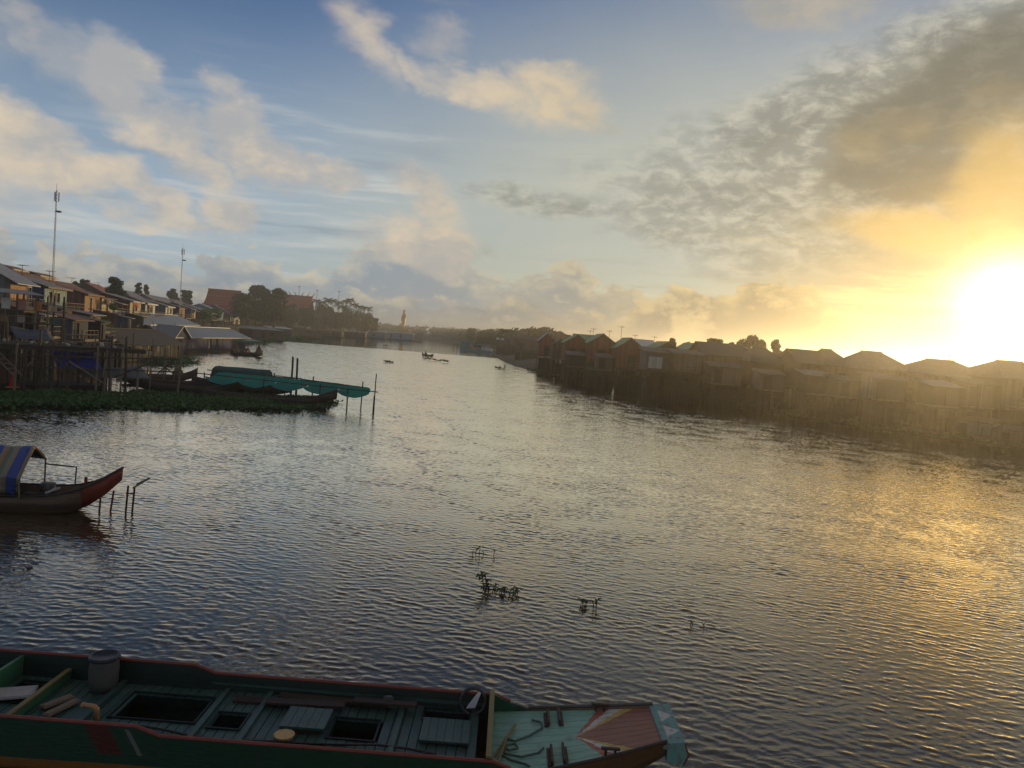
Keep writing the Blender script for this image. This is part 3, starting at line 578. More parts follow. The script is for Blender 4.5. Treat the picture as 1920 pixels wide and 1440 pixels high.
# ---- left bank row: front walls on a straight line that recedes, looking onto the river
ROWD = Vector((-0.28, 1.0, 0)).normalized(); ROWA = math.atan2(ROWD.y, ROWD.x)
def rowP(Y, inland=0.0):
    p = Vector((-46 - 0.28 * (Y - 64), Y, 0)); n = Vector((-ROWD.y, ROWD.x, 0)); return p + n * inland
def rowY(px, z=5.4, inland=0.0):
    lo, hi = 45.0, 900.0
    def scr(Y):
        v = rowP(Y, inland) + Vector((0, 0, z)) - CAM; return 960 + FPX * v.dot(RT) / v.dot(FW)
    for _ in range(50):
        m_ = (lo + hi) / 2
        if scr(m_) < px: lo = m_
        else: hi = m_
    return lo
GL = 'stilt houses along the near end of the left bank'
def row_house(name, label, x0, x1, d, zd, hw, roof, walls, inland=0.0, **kw):
    ya, yb = rowY(x0, zd, inland), rowY(x1, zd, inland); w = (yb - ya) * math.hypot(1, 0.28)
    p = rowP(ya, inland); p.z = min(gl(*rowP(ya, inland).xy), gl(*rowP(yb, inland + d).xy)) - 0.3
    zb = p.z
    if kw.get('stairs') == 'auto': kw['stairs'] = (w * 0.55, -kw.get('porch', 0.5), 2.2, 2.2 - zb)
    return house(name, label, p, ROWA, w, d, zd - zb, hw, roof, walls, **kw), w
row_house('stilt_house', 'grey tin-roofed stilt house with orange and green front, leftmost on the bank', 18, 51, 7.0, 5.5, 2.6, ('x', 1.9, 'tin'), ('wall_orange', 'wall_grey', 'wall_green'),
          holes=[(4.6, 6.0, 0.0, 2.0)], porch=1.6, posts=(4, 3), over=0.9, group=GL)
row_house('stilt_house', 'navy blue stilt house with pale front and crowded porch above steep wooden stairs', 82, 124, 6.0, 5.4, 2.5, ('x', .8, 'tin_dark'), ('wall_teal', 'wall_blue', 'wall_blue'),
          holes=[(1.7, 2.7, 0.0, 1.9), (4.4, 5.6, 0.8, 1.9)], porch=1.9, posts=(5, 3), stairs='auto', group=GL, trim='post_pale', over=.5)
row_house('stilt_house', 'red-brown stilt house with sunlit orange plank front and dark doorway', 158, 186, 6.5, 5.35, 2.3, ('x', .8, 'tin_rust'), ('wall_orange', 'wall_redbrown', 'wall_redbrown'),
          holes=[(2.4, 3.5, 0.0, 1.9)], porch=1.2, rail=False, posts=(4, 3), group=GL, trim='tin_rust')
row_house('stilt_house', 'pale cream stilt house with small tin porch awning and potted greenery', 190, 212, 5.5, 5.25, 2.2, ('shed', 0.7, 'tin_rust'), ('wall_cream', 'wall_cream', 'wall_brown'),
          holes=[(2.6, 3.7, 0.0, 1.8)], porch=2.2, awning=(1.5, 5.2, 2.4, 'tin_dark'), posts=(4, 3), group=GL)
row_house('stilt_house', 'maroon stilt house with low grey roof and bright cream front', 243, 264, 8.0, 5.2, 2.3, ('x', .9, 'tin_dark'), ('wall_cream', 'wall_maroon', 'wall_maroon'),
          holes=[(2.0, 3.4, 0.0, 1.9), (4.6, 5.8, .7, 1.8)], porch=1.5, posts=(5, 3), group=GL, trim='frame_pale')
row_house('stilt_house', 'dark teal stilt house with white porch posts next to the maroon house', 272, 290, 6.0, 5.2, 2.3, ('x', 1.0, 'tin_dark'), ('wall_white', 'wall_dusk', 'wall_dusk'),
          holes=[(1.6, 3.0, 0.0, 1.9), (5, 7, .7, 1.8)], porch=1.8, posts=(4, 3), group=GL, trim='white')
row_house('stilt_house', 'slate blue stilt house under a broad dark grey roof with white eave', 310, 323, 8.5, 5.2, 2.2, ('x', 1.0, 'tin_dark'), ('wall_white', 'wall_dusk', 'wall_dusk'),
          holes=[(2.0, 3.4, 0.0, 1.9), (6, 7.5, .7, 1.8)], porch=2.0, posts=(4, 3), group=GL, trim='white')
row_house('stilt_house', 'stilt house with dusty pink-grey roof and sunlit pink end wall', 336, 346, 10.0, 5.2, 2.3, ('x', 1.1, 'tin_rust'), ('wall_orange', 'wall_brown', 'wall_brown'),
          holes=[(2.4, 4.0, 0.0, 1.9)], porch=1.5, posts=(4, 3), group=GL)
row_house('stilt_house', 'blue-walled stilt house half hidden behind the floating houses', 358, 366, 9.0, 5.1, 2.4, ('x', 1.3, 'tin_dark'), ('wall_cream', 'wall_blue', 'wall_blue'), holes=[(2.5, 4.5, 0, 1.9)], porch=2.5, posts=(4, 3), group=GL, awning=(1, 8, 2.4, 'tin'))
row_house('stilt_house', 'cluttered dark stilt house with white laundry on its porch', 376, 388, 9.0, 5.1, 2.4, ('x', 1.3, 'tin_dark'), ('wall_brown', 'wall_brown', 'wall_brown'), holes=[(2.5, 4.5, 0, 1.9), (8, 10, .6, 1.8)], porch=3.0, posts=(5, 3), group=GL, awning=(1, 14, 3.0, 'tin_pale'))
row_house('stilt_house', 'pale blue-green stilt house beside the two blue gables', 408, 418, 12.0, 4.9, 2.8, ('x', 2.2, 'tin_bluegrey'), ('wall_skyblue', 'wall_skyblue', 'wall_skyblue'), holes=[(4, 6, 0, 2)], porch=2.0, posts=(4, 3), group=GL)
row_house('stilt_house', 'stilt house with bright blue gable roof, nearer of the blue pair', 432, 437, 13.0, 4.7, 2.6, ('x', 3.4, 'tin_blue'), ('wall_white', 'wall_brown', 'wall_brown'), holes=[(4, 6, 0, 2)], porch=2.0, posts=(4, 3), group=GL)
row_house('stilt_house', 'stilt house with bright blue gable roof and brick-red side, last of the row', 455, 459, 14.0, 4.2, 3.0, ('x', 3.6, 'tin_blue'), ('wall_white', 'wall_redbrown', 'wall_redbrown'), holes=[(4, 6, 0, 2)], porch=2.5, posts=(4, 3), group=GL)
# ---- second row behind, seen as roofs
GB = 'back-row roofs on the left bank'
row_house('town_house', 'taller house behind the leftmost one, with cream roof lantern', 22, 50, 6.0, 5.8, 2.9, ('x', 1.6, 'tin_rust'), ('wall_cream', 'wall_brown', 'wall_brown'), inland=9.0, posts=(3, 2), extra_posts=False, group=GB, trim='wall_cream')
row_house('town_house', 'house with long rust roof and cream upper edge behind the navy house', 74, 118, 7.0, 5.6, 2.9, ('x', 1.5, 'tin_rust'), ('wall_cream', 'wall_brown', 'wall_brown'), inland=8.0, posts=(3, 2), extra_posts=False, group=GB, trim='wall_orange')
row_house('town_house', 'broad brown-roofed house behind the red-brown stilt house', 120, 176, 7.0, 5.4, 2.6, ('x', 1.7, 'tin_rust'), ('wall_brown', 'wall_brown', 'wall_brown'), inland=8.5, posts=(3, 2), extra_posts=False, group=GB)
row_house('town_house', 'house with brick-red sloping roof below the spreading tree', 205, 226, 9.0, 5.4, 3.0, ('x', 2.4, 'tin_red'), ('wall_brown', 'wall_brown', 'wall_brown'), inland=11, posts=(3, 2), extra_posts=False, group=GB)
row_house('town_house', 'dark gabled house behind the white-posted porch', 262, 282, 9.0, 5.4, 3.0, ('x', 2.4, 'tin_dark'), ('wall_brown', 'wall_brown', 'wall_brown'), inland=12, posts=(3, 2), extra_posts=False, group=GB)
row_house('town_house', 'long grey-roofed house behind the pink-grey roof', 300, 340, 10.0, 5.4, 3.2, ('x', 2.4, 'tin_dark'), ('wall_grey', 'wall_grey', 'wall_grey'), inland=13, posts=(3, 2), extra_posts=False, group=GB)
row_house('town_house', 'wide grey-roofed house in front of the red temple roof', 345, 375, 10.0, 5.2, 3.2, ('x', 2.6, 'tin_dark'), ('wall_grey', 'wall_grey', 'wall_grey'), inland=14, posts=(3, 2), extra_posts=False, group=GB)
# roof lanterns
def roof_box(px0, px1, inland, z0, label):
    ya, yb = rowY(px0, z0, inland), rowY(px1, z0, inland); w = (yb - ya) * 1.04; p = rowP(ya, inland); p.z = z0
    t = thing('roof_lantern', label, 'roof lantern', p, ROWA)
    MB().box(0, w, 0, 2.2, 0, 0.35).build('wall', 'wall_cream', t); MB().prism([(-0.35, .33), (1.1, .85), (2.55, .33), (2.55, .41), (1.1, .94), (-.35, .41)], 'x', -.4, w + .4).build('roof', 'tin_rust', t)
    MB().box(-.4, w + .4, -.39, -.36, .25, .45).build('fascia', 'wall_cream', t)
roof_box(22, 48, 12.4, 10.05, 'raised cream-edged roof lantern on the leftmost back house')
roof_box(72, 104, 11.6, 9.75, 'raised cream-edged roof lantern behind the navy blue house')

# ---- television aerials
def aerial(px, py, Y, h, label, boom=1.6):
    p = atY(px, py, Y); t = thing('television_aerial', label, 'aerial', (p.x, p.y, p.z - h), U(0, 3), 'television aerials on the roofs')
    MB().tube([(0, 0, 0), (0, 0, h)], 0.03, 5).build('mast', 'metal_dark', t)
    MB().bar((-boom / 2, 0, h - .05), (boom / 2, 0, h - .05), .03).build('boom', 'metal_dark', t)
    for i in range(6): MB().bar((-boom / 2 + boom * i / 5, -.5 + i * .04, h - .02), (-boom / 2 + boom * i / 5, .5 - i * .04, h - .02), .025).build('element', 'metal_dark', t)
aerial(42, 497, 84, 1.6, 'thin television aerial on the leftmost roof')
aerial(93, 508, 100, 1.6, 'thin television aerial above the navy blue house')
aerial(135, 521, 112, 2.0, 'thin television aerial above the red-brown house')
aerial(185, 530, 140, 2.4, 'thin television aerial near the spreading tree')

# ---- masts
def lattice(px, pyb, pyt, Y, label, guy=False):
    b = atY(px, pyb, Y); tp = atY(px, pyt, Y); h = tp.z - 3.0
    t = thing('radio_mast', label, 'mast', (b.x, b.y, 3.0), 0.4); n = 10; wd = 0.17
    for q in range(3):
        a = 2.094 * q; MB().bar((wd * math.cos(a), wd * math.sin(a), 0), (wd * .45 * math.cos(a), wd * .45 * math.sin(a), h), .04).build('leg', 'mast_white', t)
    for i in range(n):
        mb = MB(); k0, k1 = i / n, (i + 1) / n; r0, r1 = wd * (1 - .55 * k0), wd * (1 - .55 * k1)
        for s in range(4):
            ka, kb = k0 + (k1 - k0) * s / 4, k0 + (k1 - k0) * (s + 1) / 4; ra, rb_ = wd * (1 - .55 * ka), wd * (1 - .55 * kb)
            for q in range(3):
                a, c = 2.094 * q, 2.094 * (q + 1); mb.bar((ra * math.cos(a), ra * math.sin(a), h * ka), (rb_ * math.cos(c), rb_ * math.sin(c), h * kb), .025)
        mb.build('lattice_section', 'mast_red' if i % 2 else 'mast_white', t)
    for q in range(3): MB().box(.32 * math.cos(q * 2.1) - .08, .32 * math.cos(q * 2.1) + .08, .32 * math.sin(q * 2.1) - .08, .32 * math.sin(q * 2.1) + .08, h - 1.6, h - .3).build('antenna_panel', 'mast_white', t)
    MB().lathe([(.06, -.1), (.4, 0), (.43, .15), (.06, .2)], 12, (.4, -.25, h * .84)).build('dish', 'metal_dark', t)
    MB().tube([(0, 0, h), (0, 0, h + .9)], .03, 5).build('lightning_rod', 'metal', t)
lattice(100, 500, 356, 112, 'tall thin radio mast rising behind the leftmost houses')
lattice(339, 538, 464, 175, 'shorter radio mast rising behind the grey roofs')
def lamp_pole(px, pyb, pyt, Y, label):
    b = atY(px, pyb, Y); tp = atY(px, pyt, Y); t = thing('lamp_pole', label, 'lamp pole', (b.x, b.y, b.z)); h = tp.z - b.z
    MB().tube([(0, 0, 0), (0, 0, h)], [.12, .07], 6).build('pole', 'metal', t); MB().box(-.4, .4, -.12, .12, h, h + .25).build('lamp_head', 'metal_dark', t)
lamp_pole(558, 590, 538, 320, 'thin pole above the palms beside the second temple roof'); lamp_pole(592, 590, 545, 320, 'thin lamp pole rising right of the second temple roof'); lamp_pole(633, 592, 547, 320, 'slim pole standing among the palm crowns')

# ---- temple halls with steep tiled roofs
def temple(px0, px1, pyr, pyw, Y, label, finials):
    a, b = atY(px0, pyr, Y), atY(px1, pyr + (px1 - px0) * .079, Y); L = b.x - a.x; zr = (a.z + b.z) / 2; zw = atY(px0, pyw, Y).z
    t = thing('temple_hall', label, 'temple', (a.x, Y, 3.5)); zr -= 3.5; zw -= 3.5; hr = zr - zw; dp = hr * .75
    MB().box(1, L - 1, -dp + 1.5, dp - 1.5, 0, zw + .5).build('wall', 'plaster', t)
    MB().prism([(-dp, zw), (-dp * .45, zw + hr * .42), (0, zr), (dp * .45, zw + hr * .42), (dp, zw), (dp - .3, zw - .3), (0, zr - 1.2), (-dp + .3, zw - .3)], 'x', 0, L).build('roof', 'roof_tile', t)
    MB().prism([(-dp * 1.25, zw - 1.6), (-dp * .8, zw + .35), (-dp * .8, zw + .1), (-dp * 1.25, zw - 1.9)], 'x', -.8, L + .8).build('lower_roof', 'roof_tile', t)
    MB().box(-.2, L + .2, -.25, .25, zr - .05, zr + .35).build('ridge_cap', 'roof_tile', t)
    for i in range(9): MB().lathe([(.32, 0), (.27, zw - .2)], 8, (1 + (L - 2) * i / 8, -dp + .5, 0)).build('column', 'plaster', t)
    for i in range(finials):
        x = L * i / max(1, finials - 1); s = 1 if i < finials / 2 else -1
        MB().tube([(x, 0, zr + .2), (x - s * .5, 0, zr + 1.1), (x - s * .9, 0, zr + 1.7), (x - s * 1.7, 0, zr + 2.3)], [.3, .22, .14, .05], 5).build('finial', 'roof_tile', t)
temple(391, 452, 542, 571, 330, 'large temple hall with plain steep red tiled roof', 0)
temple(535, 586, 553, 580, 430, 'temple hall with upturned finials along its red tiled roof', 6)
def stupa(px, pyb, pyt, Y, label):
    b = atY(px, pyb, Y); h = atY(px, pyt, Y).z - b.z; t = thing('stupa', label, 'stupa', b)
    MB().box(-h * .28, h * .28, -h * .28, h * .28, 0, h * .16).build('base', 'stone', t); MB().lathe([(h * .24, h * .16), (h * .25, h * .24), (h * .2, h * .4), (h * .1, h * .5), (h * .07, h * .62), (h * .03, h * .85), (0.02, h)], 14).build('bell_spire', 'stone', t)
stupa(524, 592, 566, 400, 'small pale stone stupa below the temple trees'); stupa(468, 588, 574, 360, 'small stone shrine right of the blue gables')
# ------------------------------------------------------------------ right bank
GR = 'stilt houses crowding the right bank'
def rhouse(name, label, pxl, pxr, pye, Y, d, rise, hw, roofm, walls, ax='y', deck=None, rz=0.0, **kw):
    """front wall from photo column pxl to pxr with its eave at pye (left corner), standing at distance Y"""
    a = atY(pxl, pye, Y); b = atY(pxr, pye + (pxr - pxl) * .079, Y); w = b.x - a.x; ze = (a.z + b.z) / 2
    zb = min(gr(a.x, Y), gr(b.x, Y)) - .4; zd = ze - hw
    return house(name, label, (a.x, Y, zb), rz, w, d, zd - zb, hw, (ax, rise, roofm), walls, ground=None, group=kw.pop('group', GR), frame='dark_wood', skirt='dark_wood', over=.35, **kw)
W3 = lambda m_: (m_, m_, m_)
rhouse('stilt_house', 'green-roofed red gable house, leftmost of the green-roofed row', 1062, 1103, 640, 124, 10, 1.15, 3.0, 'tin_green', W3('wall_red'), holes=[(.7, 1.7, 0, 1.9), (2.3, 3.1, .8, 1.9)], porch=1.2, posts=(4, 3))
rhouse('stilt_house', 'green-roofed red gable house, second from left, tallest peak', 1106, 1155, 641, 116, 10, 1.3, 3.0, 'tin_green', W3('wall_red'), holes=[(1.4, 2.4, 0, 1.9)], porch=1.0, posts=(4, 3))
rhouse('stilt_house', 'green-roofed red gable house, third from left', 1159, 1206, 650, 109, 9, 1.3, 3.0, 'tin_green', W3('wall_red'), holes=[(1.6, 2.6, 0, 1.9)], porch=1.0, posts=(4, 3))
rhouse('stilt_house', 'green-roofed gable house behind the pale-panelled shed', 1222, 1280, 656, 113, 9, 1.3, 3.0, 'tin_green', W3('wall_redbrown'), posts=(4, 3))
rhouse('stilt_house', 'dim green-roofed house, rightmost of the green roofs', 1280, 1335, 660, 108, 9, 1.3, 3.0, 'tin_green', W3('wall_redbrown'), posts=(4, 3))
rhouse('stilt_house', 'red gable house with blue tin roof left of the green-roofed row', 1012, 1040, 637, 152, 10, 1.4, 3.0, 'tin_blue', W3('wall_red'), holes=[(1, 2, 0, 1.9)], porch=1, posts=(3, 3))
rhouse('stilt_house', 'low dark house wedged between blue roof and green roofs', 1038, 1064, 645, 138, 8, .8, 2.6, 'tin_slate', W3('wall_brown'), posts=(3, 3))
rhouse('stilt_house', 'pale grey gabled house at the upstream end of the right bank', 945, 976, 628, 262, 12, 1.8, 3.2, 'tin_pale', W3('wall_grey'), holes=[(1, 2, 0, 1.9)], porch=1, posts=(4, 3))
rhouse('stilt_house', 'small pale-roofed house right behind the grey gabled one', 985, 1006, 627, 290, 10, 1.7, 3.0, 'tin_pale', W3('wall_grey'), posts=(3, 3))
rhouse('stilt_house', 'dark low-roofed house beside the leaning palm', 968, 1010, 635, 212, 8, 1.0, 3.0, 'tin_slate', W3('wall_brown'), ax='x', holes=[(1, 2, 0, 1.9)], porch=1.2, posts=(4, 3))
rhouse('stilt_house', 'flat-roofed brown house nearest the blue ferry landing', 932, 962, 636, 285, 8, .5, 2.8, 'tin_pale', W3('wall_brown'), ax='shed', posts=(4, 3), porch=1)
rhouse('shed', 'low waterside shed with large pale wall panel and tin roof', 1213, 1262, 658, 98, 5, .45, 2.3, 'tin_old', W3('wall_dusk'), ax='shed', posts=(4, 3), porch=1.2, cat='shed')
rhouse('shed', 'low tin-roofed waterside shed with two pale window panels', 1266, 1318, 661, 95, 5, .45, 2.3, 'tin_old', W3('wall_brown'), ax='shed', holes=[(1.6, 2.4, .6, 1.6)], posts=(4, 3), porch=1.2, cat='shed')
rhouse('stilt_house', 'long dark house under the round-crowned trees', 1322, 1408, 664, 98, 9, 1.5, 2.8, 'tin_slate', W3('wall_brown'), ax='x', holes=[(2, 3, 0, 1.9)], posts=(5, 3), porch=1.4)
rhouse('stilt_house', 'dark house with sloping roof right of the round-crowned trees', 1412, 1478, 676, 93, 9, 1.6, 2.8, 'tin_slate', W3('wall_redbrown'), ax='hip', holes=[(2, 3, 0, 1.9)], posts=(4, 3), porch=1.4)
rhouse('stilt_house', 'house with long level ridge at the start of the sunlit roofs', 1500, 1562, 680, 88, 8, 1.45, 2.8, 'tin_slate', W3('wall_brown'), ax='x', holes=[(2, 3, 0, 1.9)], posts=(4, 3), porch=1.4)
rhouse('stilt_house', 'house with stepped roof just left of the big trapezoid roof', 1552, 1602, 683, 86, 9, 1.75, 2.8, 'tin_slate', W3('wall_brown'), ax='hip', holes=[(1.4, 2.2, 0, 1.9)], posts=(4, 3), porch=1.2)
rhouse('stilt_house', 'broad house with big trapezoid tin roof below the sun haze', 1618, 1716, 688, 82, 9, 1.8, 2.8, 'tin_old', W3('wall_brown'), ax='hip', holes=[(2, 3, 0, 1.9), (4, 5, .7, 1.8)], posts=(5, 3), porch=1.6)
rhouse('stilt_house', 'long low-ridged house second from the right edge', 1738, 1872, 700, 78, 9, 1.55, 2.8, 'tin_old', W3('wall_brown'), ax='hip', holes=[(2, 3, 0, 1.9), (5, 6, .7, 1.8)], posts=(6, 3), porch=1.6)
rhouse('stilt_house', 'house cut off by the right edge of the picture', 1882, 2010, 706, 73, 9, 1.6, 2.8, 'tin_old', W3('wall_brown'), ax='hip', holes=[(2, 3, 0, 1.9)], posts=(5, 3), porch=1.6)
GS = 'lean-to sheds in front of the right-bank houses'
for i, (a_, b_, e_, Y_, h_, lb) in enumerate([(1336, 1392, 686, 91, 2.0, 'lean-to shed before the long dark house'), (1428, 1470, 700, 88, 1.8, 'small lean-to before the sloping-roofed house'), (1516, 1560, 702, 83, 2.0, 'lean-to under the level ridge'), (1572, 1612, 712, 80, 1.7, 'low lean-to between the stepped and trapezoid roofs'),
    (1640, 1700, 708, 77, 2.1, 'wide lean-to under the trapezoid roof'), (1752, 1800, 722, 73, 1.9, 'lean-to under the long low ridge, left one'), (1815, 1868, 718, 73.5, 2.2, 'lean-to under the long low ridge, right one'), (1120, 1150, 668, 111, 1.8, 'lean-to below the tallest red gable'), (1066, 1098, 664, 119, 1.8, 'lean-to below the leftmost green roof')]):
    rhouse('lean_to', lb, a_, b_, e_, Y_, 3.0, .4, h_, ['tin_slate', 'tin_old', 'tin_dark'][i % 3], W3(['wall_brown', 'wall_grey', 'float_dark'][i % 3]), ax='shed', holes=[(.4, 1.2, 0, h_ - .3)], posts=(3, 2), cat='shed', group=GS)
GB2 = 'second row of roofs on the right bank'
rhouse('town_house', 'pale blue-grey roof showing between green-roofed houses', 1196, 1228, 648, 128, 8, 1.0, 2.6, 'tin_pale', W3('wall_grey'), ax='x', posts=(3, 2), group=GB2, extra_posts=False)
rhouse('town_house', 'dark ridge showing behind the leftmost green roof', 1080, 1120, 637, 140, 8, 1.0, 2.6, 'tin_green', W3('wall_grey'), ax='x', posts=(3, 2), group=GB2, extra_posts=False)
# pale panel on the shed
p = atY(1217, 668, 98 - 1.3)
tag(MB().box(0, 1.7, -.04, .03, -1.45, 0).build('hanging_panel', 'panel_pale', loc=(p.x, p.y, p.z)), 'pale greenish panel hung on the front of the waterside shed', 'panel')
# lower waterside landings, jetties and clutter along the foot of the right bank
def landing(px, py, L, label, m_='dark_wood', rz=None):
    q = at(px, py); dv = Vector((-0.42, .9, 0)); rz = rz if rz is not None else math.atan2(-.9, .45)
    t = thing('floating_landing', label, 'landing', (q.x, q.y, 0), rz, 'floating landings along the right bank')
    MB().box(0, L, 0, 2.6, -.15, .32).build('raft', 'dark_wood', t)
    hh = U(1.3, 2.4); q0 = U(.1, L * .35); q1 = q0 + L * U(.45, .62)
    MB().box(q0, q1, .9, 2.4, .32, hh).build('hut', ['wall_brown', 'float_dark', 'wall_grey'][int(U(0, 2.99))], t); MB().prism([(.6, hh - .05), (2.6, hh + .35), (2.6, hh + .41), (.6, hh + .01)], 'x', q0 - .3, q1 + .3).build('roof', 'tin_slate', t)
    MB().box(q0 + .5, q0 + 1.2, .87, .896, .4, hh - .25).build('doorway_panel', 'inside', t)  # near-black panel standing for the dark doorway
    for i in range(4): post(t, .3 + (L - .6) * i / 3, .2, -1.2, U(1.2, 2.2), .06)
for i, (px, py, L, lb) in enumerate([(1002, 690, 5, 'small floating landing upstream of the red houses'), (1052, 702, 5, 'floating landing with hut below the leftmost green roof'), (1120, 715, 5, 'floating landing below the tallest red gable'),
    (1178, 727, 5, 'floating landing below the third green roof'), (1285, 743, 5, 'floating landing in front of the tin-roofed sheds'), (1400, 762, 6, 'floating landing below the round-crowned trees'), (1545, 784, 6, 'floating landing below the stepped roof'),
    (1690, 806, 6, 'floating landing below the trapezoid roof'), (1830, 830, 6, 'floating landing near the right picture edge'),
    (1025, 695, 4, 'second small landing upstream, below the blue roof'), (1085, 708, 5, 'landing between the first two green-roofed houses'), (1150, 722, 5, 'landing right of the tallest red gable'), (1230, 736, 5, 'landing in front of the pale-panelled shed'), (1340, 752, 6, 'landing at the left end of the long dark house'),
    (1465, 772, 6, 'landing below the sloping-roofed house'), (1505, 778, 5, 'landing at the start of the sunlit roofs'), (1600, 792, 6, 'landing just left of the trapezoid roof'), (1640, 799, 5, 'landing under the left end of the trapezoid roof'), (1755, 817, 6, 'landing under the long low ridge'), (1890, 842, 6, 'landing cut by the right picture edge')]): landing(px, py, L, lb)
# low pale fence board above the landing and white boat
def fence(px0, px1, py, Y, h, label):
    a = atY(px0, py, Y); b = atY(px1, py + (px1 - px0) * .05, Y); t = thing('board_fence', label, 'fence', (a.x, a.y, a.z - h)); n = int((b.x - a.x) / .45)
    for i in range(n): MB().box(i * .45, i * .45 + .42, -.02, .02, U(0, .06), h + U(-.05, .05)).build('board', 'wall_grey', t)
    for i in (0, n // 2, n - 1): post(t, i * .45 + .2, .08, -2.0, h + .2, .06)
fence(1100, 1152, 686, 112, .6, 'low pale board fence below the tallest red gable')
def ferry():
    q = at(862, 657); t = thing('ferry_landing', 'turquoise ferry pontoon moored off the upstream end of the right bank', 'pontoon', (q.x, q.y, 0), -.35)
    MB().box(0, 17, 0, 6, -.4, .7).build('pontoon', 'hull_teal', t)
    MB().box(.1, 2.2, .3, 5.6, .7, 3.9).build('ramp_tower', 'hull_teal', t)
    MB().box(5, 16.5, .3, 5.7, 3.0, 3.25).build('canopy', 'hull_teal', t)
    for i in range(5):
        for y in (.5, 5.5): post(t, 5.2 + i * 2.7, y, .7, 3.0, .12, True)
    MB().box(5.5, 16, .2, .3, 1.4, 1.6).build('railing', 'white', t); MB().box(9, 13, 2, 4.5, .7, 2.6).build('cabin', 'white', t)
    for x in (-3.5, -2.0): post(t, x, 1.5, -1.5, 3.0, .1)
ferry()
def thin_aerial(px, pyb, pyt, Y, label):
    b = atY(px, pyb, Y); h = atY(px, pyt, Y).z - b.z; t = thing('television_aerial', label, 'aerial', (b.x, b.y, b.z - 1), .6, 'television aerials on the roofs')
    MB().tube([(0, 0, 0), (0, 0, h + 1)], .03, 5).build('mast', 'metal_dark', t); MB().bar((-.5, 0, h + .8), (.5, 0, h + .9), .035).build('boom', 'metal_dark', t)
    for i in range(5): MB().bar((-.45 + i * .22, -.28, h + .83), (-.45 + i * .22, .28, h + .83), .03).build('element', 'metal_dark', t)
for px, a, b, Y, lb in [(1164, 636, 611, 122, 'tallest thin aerial above the third green roof'), (1112, 630, 615, 126, 'short aerial left of the tallest red gable'), (1106, 632, 619, 130, 'stub aerial left of the tallest red gable, the lower one'), (1226, 646, 630, 120, 'aerial with bent head right of the third green roof'),
    (1190, 640, 627, 125, 'aerial just above the third red gable'), (866, 640, 612, 330, 'thin aerial standing above the upstream treeline'), (1780, 676, 664, 82, 'lone aerial on the long low ridge near the sun'), (1142, 632, 619, 126, 'aerial touching the tallest peak')]: thin_aerial(px, a, b, Y, lb)
# ------------------------------------------------------------------ floating houses on the left
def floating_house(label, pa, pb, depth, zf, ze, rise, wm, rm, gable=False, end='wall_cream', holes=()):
    """long side from photo point pa to pb (both on the waterline)"""
    a, b = at(*pa), at(*pb); v = b - a; L = v.length; rz = math.atan2(v.y, v.x)
    t = thing('floating_house', label, 'floating house', (a.x, a.y, 0), rz, 'floating houses off the left bank')
    MB().box(-.6, L + .6, -.6, depth + .4, -.3, zf).build('raft', 'dark_wood', t)
    shift(wall_cells(L, ze - zf, list(holes), .1, 'x', 0), 0, 0, zf).build('wall', wm, t)
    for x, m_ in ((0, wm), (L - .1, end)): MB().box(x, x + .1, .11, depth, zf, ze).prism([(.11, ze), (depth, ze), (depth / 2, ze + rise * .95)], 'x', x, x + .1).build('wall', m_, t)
    MB().box(.1, L - .1, depth - .1, depth, zf, ze).build('wall', wm, t)
    s = rise / (depth / 2); e = .7
    for sg in (0, 1):
        y0 = -e if sg == 0 else depth + e; mid = depth / 2 + (0 if sg == 0 else .004)
        MB().prism([(y0, ze - e * s + .02), (mid, ze + rise + .02), (mid, ze + rise + .1), (y0, ze - e * s + .1)], 'x', -e, L + e).build('roof', rm, t)
    MB().box(-e - .02, L + e + .02, depth / 2 - .15, depth / 2 + .15, ze + rise + .06, ze + rise + .16).build('ridge_cap', rm, t)
    for (h0, h1, c, d) in holes: MB().box(h0, h1, .12, .16, zf + c, zf + d).build('window' if c > .2 else 'doorway_panel', 'glass', t)
    for i in range(6): post(t, .1 + (L - .2) * i / 5, -.45, zf, ze - .3, .06, True, .01)
    return t, L
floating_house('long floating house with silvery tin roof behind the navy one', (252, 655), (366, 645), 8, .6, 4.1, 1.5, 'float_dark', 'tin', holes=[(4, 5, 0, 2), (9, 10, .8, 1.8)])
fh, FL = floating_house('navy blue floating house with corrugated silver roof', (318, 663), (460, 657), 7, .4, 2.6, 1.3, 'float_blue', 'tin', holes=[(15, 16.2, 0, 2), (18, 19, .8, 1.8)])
MB().prism([(-1.2, 2.5), (1.4, 4.1), (4.2, 2.5)], 'y', -1.0, -.9).build('gable', 'float_blue', fh)
MB().prism([(-1.5, 2.35), (1.4, 4.2), (1.4, 4.28), (-1.5, 2.43)], 'y', -1.4, 2.6).build('gable_roof', 'tin', fh); MB().prism([(4.5, 2.35), (1.404, 4.2), (1.404, 4.28), (4.5, 2.43)], 'y', -1.4, 2.6).build('gable_roof', 'tin', fh)
MB().prism([(-.8, 2.22), (-.8, 2.16), (-2.4, 1.94), (-2.4, 2.0)], 'x', FL - 5, FL + 1).build('awning', 'tin', fh)
ft, _ = floating_house('dark weathered timber floating house with patched plank walls', (226, 679), (332, 674), 6, .35, 2.2, 1.4, 'float_dark', 'tin_slate', holes=[(6, 7, .8, 1.6)])
for i, (x, z, w, h, m_) in enumerate([(3.0, 1.0, 1.6, .8, 'wall_grey'), (5.2, .7, 1.2, .6, 'wall_dusk'), (8.0, 1.0, 1.2, .7, 'wall_grey'), (9.8, 1.4, 1.6, .6, 'wall_grey')]): MB().box(x, x + w, -.05, -.006, .4 + z - .3, .4 + z - .3 + h).build('patch_board', m_, ft)
